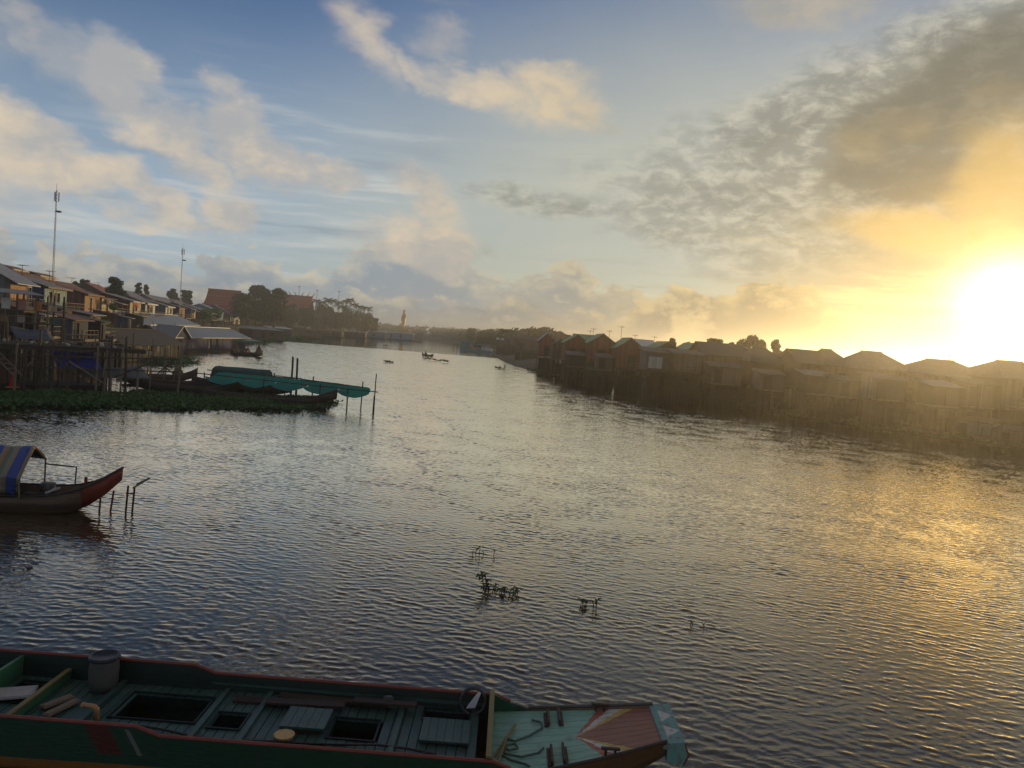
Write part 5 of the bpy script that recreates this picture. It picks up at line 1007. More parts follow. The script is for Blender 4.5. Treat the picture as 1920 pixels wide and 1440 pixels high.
# ------------------------------------------------------------------ foreground work boat
def deck_paint():
    ma = bpy.data.materials.new('foredeck_paint'); ma.use_nodes = True; t = NT(ma.node_tree); bs = t.n['Principled BSDF']
    co = t.new('ShaderNodeTexCoord').outputs['Object']; x, y, z = t.sep(co)
    wv = t.m('MULTIPLY', t.m('SUBTRACT', t.noise(co, 7, 3, .6), .5), .10)
    ay = t.m('ADD', t.m('ABSOLUTE', t.m('ADD', y, .02)), .015)
    q = t.m('DIVIDE', t.m('ADD', t.m('SUBTRACT', x, 1.22), wv), ay)
    cr = t.new('ShaderNodeValToRGB'); cr.color_ramp.interpolation = 'CONSTANT'; t.put(cr.inputs[0], t.m('DIVIDE', q, 4.0, clamp=True))
    els = [(0.0, (.22, .42, .30)), (.135, (.36, .10, .05)), (.20, (.60, .55, .45)), (.29, (.52, .37, .08)), (.37, (.30, .115, .06))]
    e = cr.color_ramp.elements; e[0].position, e[0].color = 0, els[0][1] + (1,); e[1].position, e[1].color = els[1][0], els[1][1] + (1,)
    for p_, c_ in els[2:]: n = e.new(p_); n.color = c_ + (1,)
    gr_ = t.noise(t.vm('MULTIPLY', co, (1.5, 14, 1)), 3, 5, .65); wear = t.smooth(t.noise(co, 5, 6, .7), .52, .72)
    sc_ = t.new('ShaderNodeVectorMath', operation='SCALE'); t.put(sc_.inputs[0], cr.outputs[0]); t.put(sc_.inputs[3], t.lin(gr_, .3, .7, .72, 1.15))
    t.put(bs.inputs['Base Color'], t.mix(t.m('MULTIPLY', wear, .55), sc_.outputs[0], (.16, .14, .11, 1))); bs.inputs['Roughness'].default_value = .42
    b = t.new('ShaderNodeBump'); b.inputs['Distance'].default_value = .01; t.put(b.inputs['Height'], gr_); t.l.new(b.outputs[0], bs.inputs['Normal']); MATS['foredeck_paint'] = ma
    # hull side: green with an ochre strake, a red flash and a pale stroke
    ma = bpy.data.materials.new('hull_paint'); ma.use_nodes = True; t = NT(ma.node_tree); bs = t.n['Principled BSDF']
    co = t.new('ShaderNodeTexCoord').outputs['Object']; x, y, z = t.sep(co)
    nz = t.m('MULTIPLY', t.m('SUBTRACT', t.noise(co, 3, 4, .6), .5), .03)
    zz = t.m('ADD', z, nz)
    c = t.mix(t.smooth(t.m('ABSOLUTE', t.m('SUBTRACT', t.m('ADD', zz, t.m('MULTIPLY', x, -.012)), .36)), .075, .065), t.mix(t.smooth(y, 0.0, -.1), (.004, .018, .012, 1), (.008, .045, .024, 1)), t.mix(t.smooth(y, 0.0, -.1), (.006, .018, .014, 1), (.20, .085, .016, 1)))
    red = t.m('MULTIPLY', t.smooth(t.m('ABSOLUTE', t.m('ADD', t.m('SUBTRACT', x, -4.75), t.m('MULTIPLY', t.m('SUBTRACT', z, .8), .5))), .16, .14), t.m('MULTIPLY', t.smooth(z, .48, .52), t.smooth(y, 0.0, -.1)))
    c = t.mix(t.m('MULTIPLY', red, .8), c, (.085, .012, .008, 1))
    wh = t.m('MULTIPLY', t.smooth(t.m('ABSOLUTE', t.m('ADD', t.m('SUBTRACT', x, -4.33), t.m('MULTIPLY', t.m('SUBTRACT', z, .7), .5))), .035, .025), t.m('MULTIPLY', t.smooth(y, 0.0, -.1), t.smooth(t.m('ABSOLUTE', t.m('SUBTRACT', z, .68)), .18, .16)))
    c = t.mix(wh, c, (.14, .13, .12, 1))
    bow = t.smooth(x, .55, .75); c = t.mix(bow, c, (.12, .06, .025, 1))
    d = t.smooth(t.noise(t.vm('MULTIPLY', co, (1, 1, .4)), 6, 5, .65), .5, .75); c = t.mix(t.m('MULTIPLY', d, .4), c, (.04, .035, .028, 1))
    t.put(bs.inputs['Base Color'], c); bs.inputs['Roughness'].default_value = .45
    b = t.new('ShaderNodeBump'); b.inputs['Distance'].default_value = .01; b.inputs['Strength'].default_value = .5; t.put(b.inputs['Height'], t.noise(t.vm('MULTIPLY', co, (1.2, 6, 9)), 4, 4, .6)); t.l.new(b.outputs[0], bs.inputs['Normal']); MATS['hull_paint'] = ma
    # bow block
    ma = bpy.data.materials.new('bow_block_paint'); ma.use_nodes = True; t = NT(ma.node_tree); bs = t.n['Principled BSDF']
    co = t.new('ShaderNodeTexCoord').outputs['Object']; x, y, z = t.sep(co)
    tri = lambda yc: t.m('MULTIPLY', t.smooth(t.m('ADD', t.m('ABSOLUTE', t.m('SUBTRACT', y, yc)), t.m('MULTIPLY', t.m('SUBTRACT', x, 2.38), .9)), .17, .16), t.smooth(x, 2.38, 2.39))
    c = t.mix(tri(.2), t.mix(tri(-.22), (.13, .28, .24, 1), (.5, .48, .42, 1)), (.5, .48, .42, 1))
    c = t.mix(t.m('MULTIPLY', t.smooth(t.noise(co, 9, 5, .7), .5, .6), .6), c, (.16, .07, .04, 1))
    t.put(bs.inputs['Base Color'], c); bs.inputs['Roughness'].default_value = .55; MATS['bow_block_paint'] = ma
deck_paint()
def work_boat():
    t = thing('work_boat', 'long green wooden work boat with planked deck and painted bow, moored in front', 'boat', (0, 10.12, 0), R(.2))
    # stations: x, half breadth top, chine, z chine, z gunwale
    def hb(x): return .92 - .0 * x if x < .2 else .92 - .42 * ((x - .2) / 2.3) ** 1.3
    xs = [-11.5, -11, -10, -8, -6, -4.5, -4.3, -4.15, -4.0, -3, -2, -1, 0, .12, .35, .62, 1.0, 1.5, 2.0, 2.35]
    def zg(x):
        if x < -4.3: return .88
        if x < -4.0: return .88 - .10 * (x + 4.3) / .3
        if x <= .12: return .78
        dz = .56 + .42 * ((x - .12) / 2.25) ** 1.3
        return .78 + (dz + .03 - .78) * min(1, (x - .12) / .5)
    def zdk(x): return .56 + .42 * (max(0, x - .12) / 2.25) ** 1.3
    st = []
    for x in xs:
        k = max(0, (x - .2) / 2.2); zb = -.25 + 1.0 * k ** 1.25
        g = zg(x); h = hb(x)
        if x < -10.9: h *= .85
        st.append((x, h, h * (.78 - .1 * min(k, 1)), min(zb, g - .12), g))
    hull_mesh(st, .045).build('hull', 'hull_paint', t)
    for s in (-1, 1):
        seg = [q for q in st if q[0] <= .36]
        rows = []
        o = MB().tube([(q[0], s * (q[1] - .022), q[4] + .010) for q in seg], .026, 6).build('gunwale', 'boat_red', t)
        MB().tube([(q[0], s * (q[1] - .02), q[4] + .015) for q in st if q[0] >= .6], .022, 6).build('deck_edge', 'barrel_white' if s > 0 else 'boat_wood', t)
        MB().bar((-11.4, s * .885, .66), (-.02, s * .87, .64), .03, .05).build('stringer', 'boat_deck', t)
    # inner floor of cross planks, with open hatches
    ZF = .56
    hatches = [(-5.02, -3.9, -.12, .58), (-3.67, -3.27, -.2, .21), (-2.08, -1.47, -.23, .30), (-6.66, -6.24, .05, .66), (-.88, -.24, .46, .76)]
    x = -9.2
    bw = .132
    while x < -.1:
        c = x + bw / 2; cut = [h for h in hatches if h[0] <= c <= h[1]]
        spans = [(-.855, .855)]
        for h in cut: spans = [q for a, b in spans for q in ((a, min(b, h[2])), (max(a, h[3]), b)) if q[1] - q[0] > .03]
        for a, b in spans: MB().box(x + .006, x + bw - .006, a, b, ZF - .03 + U(-.004, .004), ZF + U(-.004, .004)).build('deck_plank', 'boat_deck', t)
        x += bw
    for h in hatches:                          # coamings round the hatches
        hc = MB(); z0, z1 = ZF - .16, ZF + .022
        hc.box(h[0] - .03, h[1] + .03, h[2] - .03, h[2] - .002, z0, z1); hc.box(h[0] - .03, h[1] + .03, h[3] + .002, h[3] + .03, z0, z1); hc.box(h[0] - .03, h[0] - .002, h[2] - .001, h[3] + .001, z0, z1 - .002); hc.box(h[1] + .002, h[1] + .03, h[2] - .001, h[3] + .001, z0, z1 - .002)
        hc.build('hatch_coaming', 'boat_in', t)
    for x in (-5.3, -3.78, -3.15, -1.2): MB().box(x - .035, x + .035, -.85, .85, ZF + .006, ZF + .05).build('cross_beam', 'boat_deck', t)
    # raised hatch cover panel, made of boards
    hv = MB().box(-2.73, -2.13, -.20, .34, ZF + .07, ZF + .085).build('hatch_cover', 'boat_deck', t)
    for i in range(5): MB().box(-2.73 + i * .12 + .003, -2.73 + (i + 1) * .12 - .003, -.205, .345, ZF + .086, ZF + .106).build('board', 'boat_deck', hv)
    for y in (-.18, .30): MB().box(-2.7, -2.2, y, y + .03, ZF + .006, ZF + .069).build('runner', 'boat_wood', hv)
    hv2 = MB().box(-.87, -.20, -.21, .40, ZF + .03, ZF + .045).build('hatch_cover', 'boat_deck', t)
    for i in range(6): MB().box(-.87 + i * .112 + .003, -.87 + (i + 1) * .112 - .003, -.215, .405, ZF + .046, ZF + .066).build('board', 'boat_deck', hv2)
    # loose dark boards along the far side
    for i, (x0, x1, y0, y1, r) in enumerate([(-3.6, -2.3, .50, .66, .02), (-3.0, -1.4, .66, .80, -.03), (-3.1, -2.0, .38, .55, .05), (-1.9, -1.0, .55, .68, .0)]):
        o = MB().box(0, x1 - x0, 0, y1 - y0, 0, .03).build('loose_board', 'boat_wood', t); o.location = (x0, y0, ZF + .012 + i * .034); o.rotation_euler = (0, 0, r)
    # cross bulkheads towards the stern
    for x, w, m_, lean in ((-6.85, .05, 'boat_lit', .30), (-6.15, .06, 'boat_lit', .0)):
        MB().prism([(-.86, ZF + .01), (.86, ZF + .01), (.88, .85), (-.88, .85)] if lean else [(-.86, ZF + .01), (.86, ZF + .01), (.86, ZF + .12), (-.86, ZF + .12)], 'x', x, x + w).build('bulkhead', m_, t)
    MB().bar((-6.12, -.86, ZF + .14), (-6.12, .86, ZF + .14), .07, .03).build('bulkhead_cap', 'boat_yellow', t)
    # bulkhead at the fore end; the cap's yellow stands for sun on its edge
    MB().prism([(-.88, ZF + .006), (.88, ZF + .006), (.88, .82), (-.88, .82)], 'x', .05, .09).build('bulkhead', 'boat_green', t)
    MB().box(.035, .105, -.89, .89, .824, .853).build('bulkhead_cap', 'boat_yellow', t)
    # foredeck boards along the boat, rising to the bow
    nb = 9
    for i in range(nb):
        rows = []
        for x in (.1, .35, .7, 1.05, 1.4, 1.75, 2.1, 2.4):
            w = hb(x) - .045; a = -w + 2 * w * i / nb + .004; b = -w + 2 * w * (i + 1) / nb - .004; z = zdk(x)
            rows.append([(x, a, z), (x, b, z)])
        MB().sheet(rows, .03).build('foredeck_plank', 'foredeck_paint', t)
    # bow block
    z = zdk(2.37)
    MB().prism([(2.30, z + .01), (2.58, z + .05), (2.64, z - .12), (2.58, z - .26), (2.36, z - .22), (2.36, z - .06), (2.30, z - .06)], 'y', -.53, .53).build('bow_block', 'bow_block_paint', t)
    MB().prism([(2.585, z + .03), (2.652, z - .12), (2.592, z - .26), (2.57, z - .26), (2.625, z - .12), (2.57, z + .03)], 'y', -.535, -.1).build('bow_face', 'boat_red', t)
    # pairs of rope guides and bitts on the foredeck
    for y0, y1 in ((.30, .68), (-.70, -.28)):
        for x in (.86, 1.06):
            zz = zdk(x); g = MB().box(x - .032, x + .032, y0, y1, zz + .003, zz + .026).build('rope_guide', 'boat_wood', t)
            MB().box(x + (.01 if x < 1 else -.04), x + (.04 if x < 1 else -.01), y0, y1, zz + .027, zz + .085).build('guide_fin', 'boat_wood', g)
    for s in (-1, 1):
        x = 1.62; y = s * (hb(x) - .10); zz = zdk(x); b = MB().box(x - .12, x + .12, y - .02, y + .02, zz + .085, zz + .112).build('mooring_bitt', 'boat_wood', t)
        for q in (-.06, .06): MB().box(x + q - .015, x + q + .015, y - .015, y + .015, zz + .002, zz + .084).build('bitt_post', 'boat_wood', b)
    # ropes lying on the foredeck
    for pts in ([(.30, .05), (.42, -.02), (.62, .10), (.80, .28), (.78, .45), (.62, .55)], [(.25, -.1), (.34, -.25), (.46, -.2), (.42, -.08), (.3, -.12), (.28, -.32), (.5, -.42), (.72, -.36), (.82, -.2)], [(.24, -.35), (.36, -.48), (.55, -.6), (.62, -.68)]):
        fine_ = []
        for (a, b), (c, d) in zip(pts, pts[1:]):
            for k in range(4): fine_.append((a + (c - a) * k / 4, b + (d - b) * k / 4))
        MB().tube([(x, y, zdk(x) + .016) for x, y in fine_], .013, 6).build('rope', 'rope', t, True)
    # leaning sticks at the bulkhead
    for a, b in (((.12, -.55, .62), (.42, .35, .64)), ((.16, -.8, .61), (.30, -.1, .69))): MB().tube([a, b], .02, 6).build('stick', 'boat_yellow', t)
    MB().prism([(.10, .57), (.55, .60), (.10, .82)], 'y', .84, .865).build('splash_board', 'boat_green', t); MB().prism([(.10, .57), (.55, .60), (.10, .82)], 'y', -.865, -.84).build('splash_board', 'boat_green', t)
    return t, ZF
wb, ZF = work_boat()
def on_boat(x, y, z): return tuple(wb.matrix_basis @ Vector((x, y, z)))
b = thing('barrel', 'cut-down pale plastic barrel with dark rim standing in the work boat', 'barrel', on_boat(-5.5, .62, ZF + .005)); b.scale = (.76, .76, .95)
MB().lathe([(.22, 0), (.255, .12), (.265, .3), (.25, .44), (.255, .47), (.225, .47), (.215, .44), (.22, .1), (.02, .08)], 24).build('barrel_body', 'barrel_white', b, True)
MB().lathe([(.222, .472), (.275, .472), (.28, .50), (.268, .525), (.228, .525), (.222, .50)], 24).build('rim', 'barrel_blue', b, True)
MB().lathe([(.214, .36), (.214, .38), (.02, .37)], 20).build('water', 'glass', b, True)
p = thing('exhaust_pipe', 'orange elbow pipe rising by the near side of the work boat', 'pipe', on_boat(-5.05, -.40, ZF + .005)); p.scale = (.8, .8, .55)
MB().tube([(0, 0, 0), (0, 0, .38), (-.01, 0, .44), (-.05, 0, .49), (-.11, 0, .505), (-.22, 0, .505)], .05, 12).build('elbow', 'pvc', p, True); MB().tube([(-.2, 0, .505), (-.24, 0, .505)], .062, 12).build('collar', 'pvc', p, True)
bk = thing('basin', 'round tan bowl lying on the work boat deck', 'bowl', on_boat(-2.61, -.36, ZF + .01)); bk.scale = (.8, .8, .8); MB().lathe([(.10, 0), (.14, .03), (.16, .075), (.148, .078), (.12, .035), (.01, .02)], 24).build('bowl', 'straw', bk, True); MB().lathe([(.146, .076), (.166, .076), (.168, .09), (.148, .092)], 24).build('rim', 'straw', bk, True)
ty = thing('tyre_fender', 'black tyre fender leaning at the far side of the fore bulkhead', 'tyre', on_boat(-.2, .76, ZF + .17)); ty.scale = (.75, .75, .75)
MB().tube([(.24 * math.cos(a * math.pi / 10), .05 * math.sin(a * math.pi / 10), .24 * math.sin(a * math.pi / 10)) for a in range(21)], .035, 8, False).build('tyre_ring', 'metal_dark', ty, True)
MB().prism([(-.12, -.14), (.05, -.12), (.14, .18), (.10, .2), (-.02, .02)], 'y', -.02, .03).build('paddle_blade', 'cloth_white', ty)
ro = thing('rope_line', 'dark mooring rope lying along the near side deck of the work boat', 'rope', on_boat(-4.6, -.1, ZF + .02))
MB().tube([(k * .4, -.22 - .12 * math.sin(k * .55) - .02 * k, .0 + .015 * math.sin(k * 1.7) + .01) for k in range(11)], .016, 6).build('rope_length', 'hull_dark', ro, True); MB().tube([(3.9 + .10 * math.cos(a), -.45 + .08 * math.sin(a), .012 + a * .002) for a in [i * .5 for i in range(22)]], .014, 6).build('rope_coil', 'hull_dark', ro, True)
for i, (x, y, w, d, rz, m_, nm, lb) in enumerate([(-6.5, .2, .5, .34, .35, 'litter', 'plywood_sheet', 'pale plywood sheet lying across the stern hatch'), (-5.85, .1, .42, .13, 1.1, 'post_pale', 'timber_offcut', 'brown timber offcut leaning in the stern bay'), (-5.7, -.05, .5, .12, 1.25, 'post_pale', 'timber_offcut', 'second brown timber offcut beside the first in the stern bay'), (-1.42, .70, .14, .1, .1, 'barrel_white', 'plastic_can', 'small pale can on the far side deck of the work boat')]):
    o = MB().box(-w / 2, w / 2, -d / 2, d / 2, 0, .025 if i < 3 else .12)
    o.box(-w / 2 + .02, w / 2 - .02, -d / 2 + .02, d / 2 - .02, .026 if i < 3 else .122, .035 if i < 3 else .15)
    q = o.build(nm, m_, loc=on_boat(x, y, ZF + (.03 if i != 0 else .05))); q.rotation_euler = (0, 0, rz); tag(q, lb, nm.replace('_', ' '))
# ------------------------------------------------------------------ vegetation
def leaves(mb, c, rx, ry, rz_, n, s, rng, flat=0.0, shell=True):
    for _ in range(n):
        u = rng.uniform(-1, 1); a = rng.uniform(0, 6.283); r = (rng.uniform(.55, 1.0) if shell else rng.uniform(0, 1) ** .5); q = math.sqrt(1 - u * u)
        p = Vector((c[0] + rx * r * q * math.cos(a), c[1] + ry * r * q * math.sin(a), c[2] + rz_ * r * u))
        n_ = Vector((rng.gauss(0, 1), rng.gauss(0, 1), rng.gauss(.3, 1))).normalized(); t1 = n_.orthogonal().normalized(); t2 = n_.cross(t1); k = s * rng.uniform(.6, 1.4); w = k * rng.uniform(.35, .6)
        mb.add([p - t1 * k, p + t2 * w, p + t1 * k, p - t2 * w], [(0, 1, 2, 3)])
def tree(label, base, h, cr, ch, nclump, nleaf, ls, style='round', group=None, seed=1, name='tree', lm='leaf_tree', wide=1.0):
    rng = random.Random(seed); t = thing(name, label, 'tree', base, 0, group); tr = h - ch
    mbk = MB(); cl = MB(); top = Vector((rng.uniform(-.3, .3), 0, tr + ch * .35))
    mbk.tube([(0, 0, -.5), (rng.uniform(-.15, .15), 0, tr * .5), (top.x * .6, 0, tr), tuple(top)], [h * .035, h * .028, h * .022, h * .012], 7)
    for i in range(nclump):
        a = 6.283 * i / nclump * 1.618 * 2 + rng.uniform(-.4, .4); k = math.sqrt((i + .5) / nclump)
        if style == 'flat': z = tr + ch * (.62 + .35 * (1 - k * k) + rng.uniform(-.14, .1)); rr = cr * k * .85; sz = (.26, .26, .13)
        elif style == 'round': fz = rng.uniform(.04, .93); z = tr + ch * fz; rr = cr * .8 * k * math.sqrt(1 - (2 * fz - 1) ** 2 * .7); sz = (.36, .36, .26)
        else: z = tr + ch * rng.uniform(.1, .95); rr = cr * .6 * rng.uniform(.2, 1) * (1.1 - abs((z - tr) / ch - .4)); sz = (.3, .3, .22)
        c = (rr * math.cos(a) * wide, rr * math.sin(a), z); leaves(cl, c, cr * sz[0] * rng.uniform(.75, 1.3), cr * sz[1] * rng.uniform(.75, 1.3), max(cr * sz[2], .3) * rng.uniform(.8, 1.3), nleaf, ls, rng)
        mid = Vector((c[0] * .45, c[1] * .45, tr + (z - tr) * .35)); mbk.tube([(top.x * .5, 0, tr * rng.uniform(.75, 1.0)), tuple(mid), (c[0] * .9, c[1] * .9, z - .1)], [h * .014, h * .009, h * .004], 5)
    mbk.build('trunk', 'bark', t, True); cl.build('crown', lm, t, fix=False); return t
def palm(label, base, h, fr, seed, group=None, nf=15, lean=.6, name='palm_tree'):
    rng = random.Random(seed); t = thing(name, label, 'palm tree', base, rng.uniform(0, 6), group); lx = rng.uniform(-lean, lean)
    MB().tube([(0, 0, -.4), (lx * .2, 0, h * .35), (lx * .55, 0, h * .7), (lx, 0, h)], [.24, .18, .16, .15], 7).build('trunk', 'palm_bark', t, True)
    cm = MB()
    for i in range(nf):
        a = 6.283 * i / nf + rng.uniform(-.2, .2); up = rng.uniform(-.1, .95); L = fr * rng.uniform(.8, 1.1); dr = Vector((math.cos(a), math.sin(a), 0)); side = Vector((-dr.y, dr.x, 0)); prev = None
        for s in range(8):
            k = s / 7; p = Vector((lx, 0, h)) + dr * L * k * (1 - .18 * k * up) + Vector((0, 0, L * (up * .75 * k - (.65 + .45 * (1 - up)) * k * k * .8)))
            if prev is not None:
                wd = fr * .17 * math.sin(math.pi * min(1, k * .9 + .08)) + .03
                for sd_ in (-1, 1): cm.add([prev, prev + (p - prev) * .8, p + side * sd_ * wd + Vector((0, 0, -wd * .55)), prev + (p - prev) * .3 + side * sd_ * wd * .9 + Vector((0, 0, -wd * .6))], [(0, 1, 2, 3)])
            prev = p
    cm.build('crown', 'leaf_palm', t, fix=False); return t
def P(px, py, Y, zg=None):
    v = atY(px, py, Y)
    if zg is not None: v.z = zg
    return v
def tree_at(label, px, pyt, Y, zg, halfpx, chpx, **kw):
    top = atY(px, pyt, Y); h = top.z - zg; cm_ = h * .86
    if kw.get('style', 'round') == 'round': kw['n'] = int(kw.get('n', 14) * 1.5)
    return tree(label, (top.x, Y, zg), h, halfpx / FPX * Y, max(cm_, chpx / FPX * Y), kw.pop('n', 14), kw.pop('nl', 130), kw.pop('ls', .3), **kw)
tree_at('flat-topped spreading tree rising above the brown roofs', 217, 517, 150, 4, 19, 12, n=30, nl=120, ls=.26, seed=3)
tree_at('big rounded tree left of centre beside the plain red temple roof', 484, 536, 300, 4, 26, 44, n=24, nl=150, ls=.55, seed=4)
tree_at('second rounded tree right of it, nearer the finialled temple', 517, 540, 310, 4, 24, 42, n=24, nl=150, ls=.55, seed=5)
tree_at('lower leafy tree filling the gap before the plain temple hall', 455, 552, 290, 4, 22, 36, n=18, nl=130, ls=.5, seed=6)
for i, (px, py, Y, hp, cp, lb) in enumerate([(160, 521, 190, 9, 12, 'small feathery tree left of the spreading tree'), (145, 526, 180, 8, 9, 'low shrub-like tree above the brown roofs'), (260, 530, 230, 9, 13, 'thin upright tree right of the spreading tree'), (275, 532, 235, 7, 16, 'narrow tree beside the thin upright one'), (325, 541, 300, 12, 10, 'low pale tree at the foot of the shorter mast'), (350, 543, 310, 12, 10, 'low round tree right of the shorter mast'),
                                         (698, 597, 480, 14, 10, 'last leafy tree at the end of the palm grove'), (610, 575, 440, 22, 24, 'dense leafy tree behind the palm grove'), (660, 578, 460, 22, 24, 'dense leafy tree at the right of the palm grove'), (545, 572, 400, 18, 28, 'dark leafy tree below the finialled temple roof'), (575, 578, 400, 18, 26, 'low dark tree below the temple finials'), (505, 580, 330, 20, 22, 'low bushy tree under the big rounded pair'), (640, 586, 440, 22, 26, 'low bushy tree among the palm trunks'), (680, 588, 470, 22, 20, 'low bushy tree near the end of the grove')]):
    tree_at(lb, px, py, Y, 4, hp, cp, n=24, nl=100, ls=.3 + Y * .0006, seed=20 + i, style='tall' if i in (2, 3) else 'round')
GP = 'coconut palms of the grove by the temple'
for i, (px, py, Y) in enumerate([(592, 563, 400), (606, 566, 405), (617, 560, 400), (626, 562, 410), (637, 566, 420), (648, 563, 430), (657, 560, 425), (664, 570, 440), (672, 573, 440), (681, 575, 450), (691, 576, 470), (601, 572, 390), (643, 574, 410)]):
    tp = atY(px, py + 1, Y); palm('coconut palm crowding the grove between temple and statue', (tp.x, Y, 3.5), tp.z - 3.5, 4.2, 50 + i, GP)
# right bank trees
for i, (px, py, Y, hp, cp, st_, lb) in enumerate([(1340, 633, 125, 17, 16, 'round', 'dark round tree left of the broad crown on the right bank'), (1375, 640, 125, 14, 10, 'round', 'low tree between the two dark crowns'), (1409, 630, 118, 30, 18, 'round', 'broad dark crown behind the right-bank roofs'), (1456, 633, 115, 15, 17, 'tall', 'tufted upright tree right of the broad crown'),
        (1262, 634, 135, 10, 13, 'tall', 'feathery tree between the green roofs'), (1290, 642, 130, 14, 9, 'round', 'low tree behind the rightmost green roof'), (1020, 622, 260, 12, 10, 'round', 'low bush above the blue roof'), (1045, 622, 250, 16, 12, 'round', 'bushy tree left of the leftmost green roof'), (1063, 626, 245, 8, 8, 'round', 'small bush next to the leftmost green roof'),
        (884, 615, 420, 8, 16, 'round', 'lone rounded tree above the upstream right bank'), (908, 618, 400, 10, 14, 'round', 'pair of small trees upstream, left one'), (920, 618, 390, 8, 14, 'round', 'pair of small trees upstream, right one'), (930, 626, 330, 16, 22, 'round', 'dark tree by the ferry pontoon'), (905, 632, 340, 16, 22, 'round', 'low dark tree behind the ferry pontoon'), (950, 632, 300, 18, 20, 'round', 'dark tree behind the grey gabled house')]):
    v = atY(px, py, Y); tree_at(lb, px, py, Y, 3.0 if px < 1000 else 2.6, hp, cp, n=20, nl=150, ls=.14 + Y * .0011, style=st_, seed=80 + i)
tp = atY(952, 616, 200); palm('wind-bent palm leaning over the grey gabled house', (tp.x, 200, 3), tp.z - 3.6, 4.6, 77, None, 9, 1.2)
# far woodland closing the river
def woodland(name, pts, label, seed, hmin, hmax, n, nleaf, ls, dep=60):
    rng = random.Random(seed); mb = MB()
    for i in range(n):
        k = rng.random() * (len(pts) - 1); j = int(k); f = k - j; a, b = pts[j], pts[j + 1]
        x = a[0] + (b[0] - a[0]) * f; y = a[1] + (b[1] - a[1]) * f + rng.uniform(0, dep); h = rng.uniform(hmin, hmax); r = h * rng.uniform(.35, .6)
        z0 = 2.0
        mb.tube([(x, y, z0 - 1), (x, y, z0 + h * .6)], [h * .04, h * .02], 5)
        leaves(mb, (x, y, z0 + h * .62), r, r, h * .38, nleaf, ls, rng); leaves(mb, (x + rng.uniform(-r, r), y, z0 + h * .25), r, r, h * .3, nleaf // 2, ls, rng)
    return tag(mb.build(name, 'leaf_far', fix=False), label, 'woodland', kind='stuff')
woodland('far_woodland', [(-210, 775), (-120, 790), (-60, 780), (0, 760), (60, 740)], 'low dark wooded shore closing the far end of the river', 5, 8, 13, 170, 110, 1.1)
woodland('bank_thicket', [(-64, 715), (-48, 640), (-30, 520), (-6, 380), (4, 300), (12, 240)], 'dark thicket along the upstream right bank', 6, 7, 10, 150, 120, .8, 25)
woodland('bank_thicket', [(66, 76), (56, 86), (46, 98), (38, 116), (29, 135), (20, 160), (14, 190)], 'leafy growth added behind the right-bank houses to block the sun', 16, 3.6, 5.2, 110, 90, .35, 5)  # unseen growth added to close gaps where the low sun shone through
woodland('bank_thicket', [(40, 760), (160, 700), (260, 560), (300, 400), (320, 250)], 'distant thicket behind the right-bank houses', 9, 6, 9, 90, 80, 1.0, 40)
woodland('bank_thicket', [(-125, 330), (-128, 400), (-122, 470)], 'undergrowth below the temples and palms', 14, 4, 8, 150, 110, .6, 30)
woodland('bank_thicket', [(-150, 420), (-160, 520), (-150, 640), (-180, 760)], 'thicket behind the palm grove and statue', 8, 6, 9, 70, 100, .9, 40)
woodland('bank_thicket', [(-150, 170), (-190, 260), (-200, 380)], 'distant thicket behind the left-bank roofs', 12, 5, 8, 60, 100, .7, 40)

# water plants
def hyacinth(name, outline, label, seed, n, s, zt=.35, lm='leaf_water', lumps=3):
    rng = random.Random(seed); xs = [p[0] for p in outline]; ys = [p[1] for p in outline]; mb = MB(); made = 0
    def inside(x, y):
        c = False; j = len(outline) - 1
        for i in range(len(outline)):
            (xi, yi), (xj, yj) = outline[i], outline[j]
            if (yi > y) != (yj > y) and x < (xj - xi) * (y - yi) / (yj - yi) + xi: c = not c
            j = i
        return c
    tries = 0
    while made < n and tries < n * 12:
        tries += 1; x, y = rng.uniform(min(xs), max(xs)), rng.uniform(min(ys), max(ys))
        if not inside(x + rng.gauss(0, s * 2.2), y + rng.gauss(0, s * 2.2)) or math.sin(x * 1.7 + math.sin(y * 1.3) * 2) * math.sin(y * 1.9 + x * .6) > .93: continue
        made += 1; h = zt * (.5 + .5 * math.sin(x * .9) * math.sin(y * .7 + 1) + rng.uniform(.1, .5)); k = s * rng.uniform(.6, 1.4); a = rng.uniform(0, 6.283); d = Vector((math.cos(a), math.sin(a), 0)); tl = rng.uniform(-.2, 1.1)
        b = Vector((x, y, max(.01, h - k * .5))); u = (d * math.cos(tl) + Vector((0, 0, 1)) * math.sin(tl)); sd_ = Vector((-d.y, d.x, 0)) * k * .45
        mb.add([b, b + u * k * .5 + sd_, b + u * k * 1.05, b + u * k * .5 - sd_], [(0, 1, 2, 3)])
    rows = []
    o = mb.build(name, lm, fix=False); return tag(o, label, 'water plants', kind='stuff')
Q = lambda *pts: [tuple(at(x, y).xy) for x, y in pts]
hyacinth('water_hyacinth', Q((-120, 768), (0, 766), (60, 760), (120, 768), (200, 763), (300, 770), (420, 767), (520, 771), (612, 766), (622, 752), (540, 746), (420, 742), (300, 743), (150, 741), (0, 738), (-120, 734)), 'dense green water hyacinth mat below the pier and nets', 31, 26000, .22, .30)
hyacinth('water_hyacinth', Q((275, 688), (340, 688), (372, 681), (350, 673), (300, 671), (275, 673)), 'small green hyacinth island right of the pier', 32, 3500, .22, .4)
hyacinth('water_hyacinth', Q((330, 664), (388, 660), (385, 652), (340, 650)), 'hyacinth patch beside the timber floating house', 33, 2500, .26, .5)
hyacinth('water_hyacinth', Q((450, 652), (500, 646), (522, 638), (495, 632), (455, 634)), 'hyacinth patch at the end of the navy floating house', 34, 4500, .4, .7)
hyacinth('water_hyacinth', Q((500, 632), (560, 632), (610, 638), (560, 640), (520, 635)), 'thin hyacinth strip by the stake fence', 35, 2500, .5, .6)
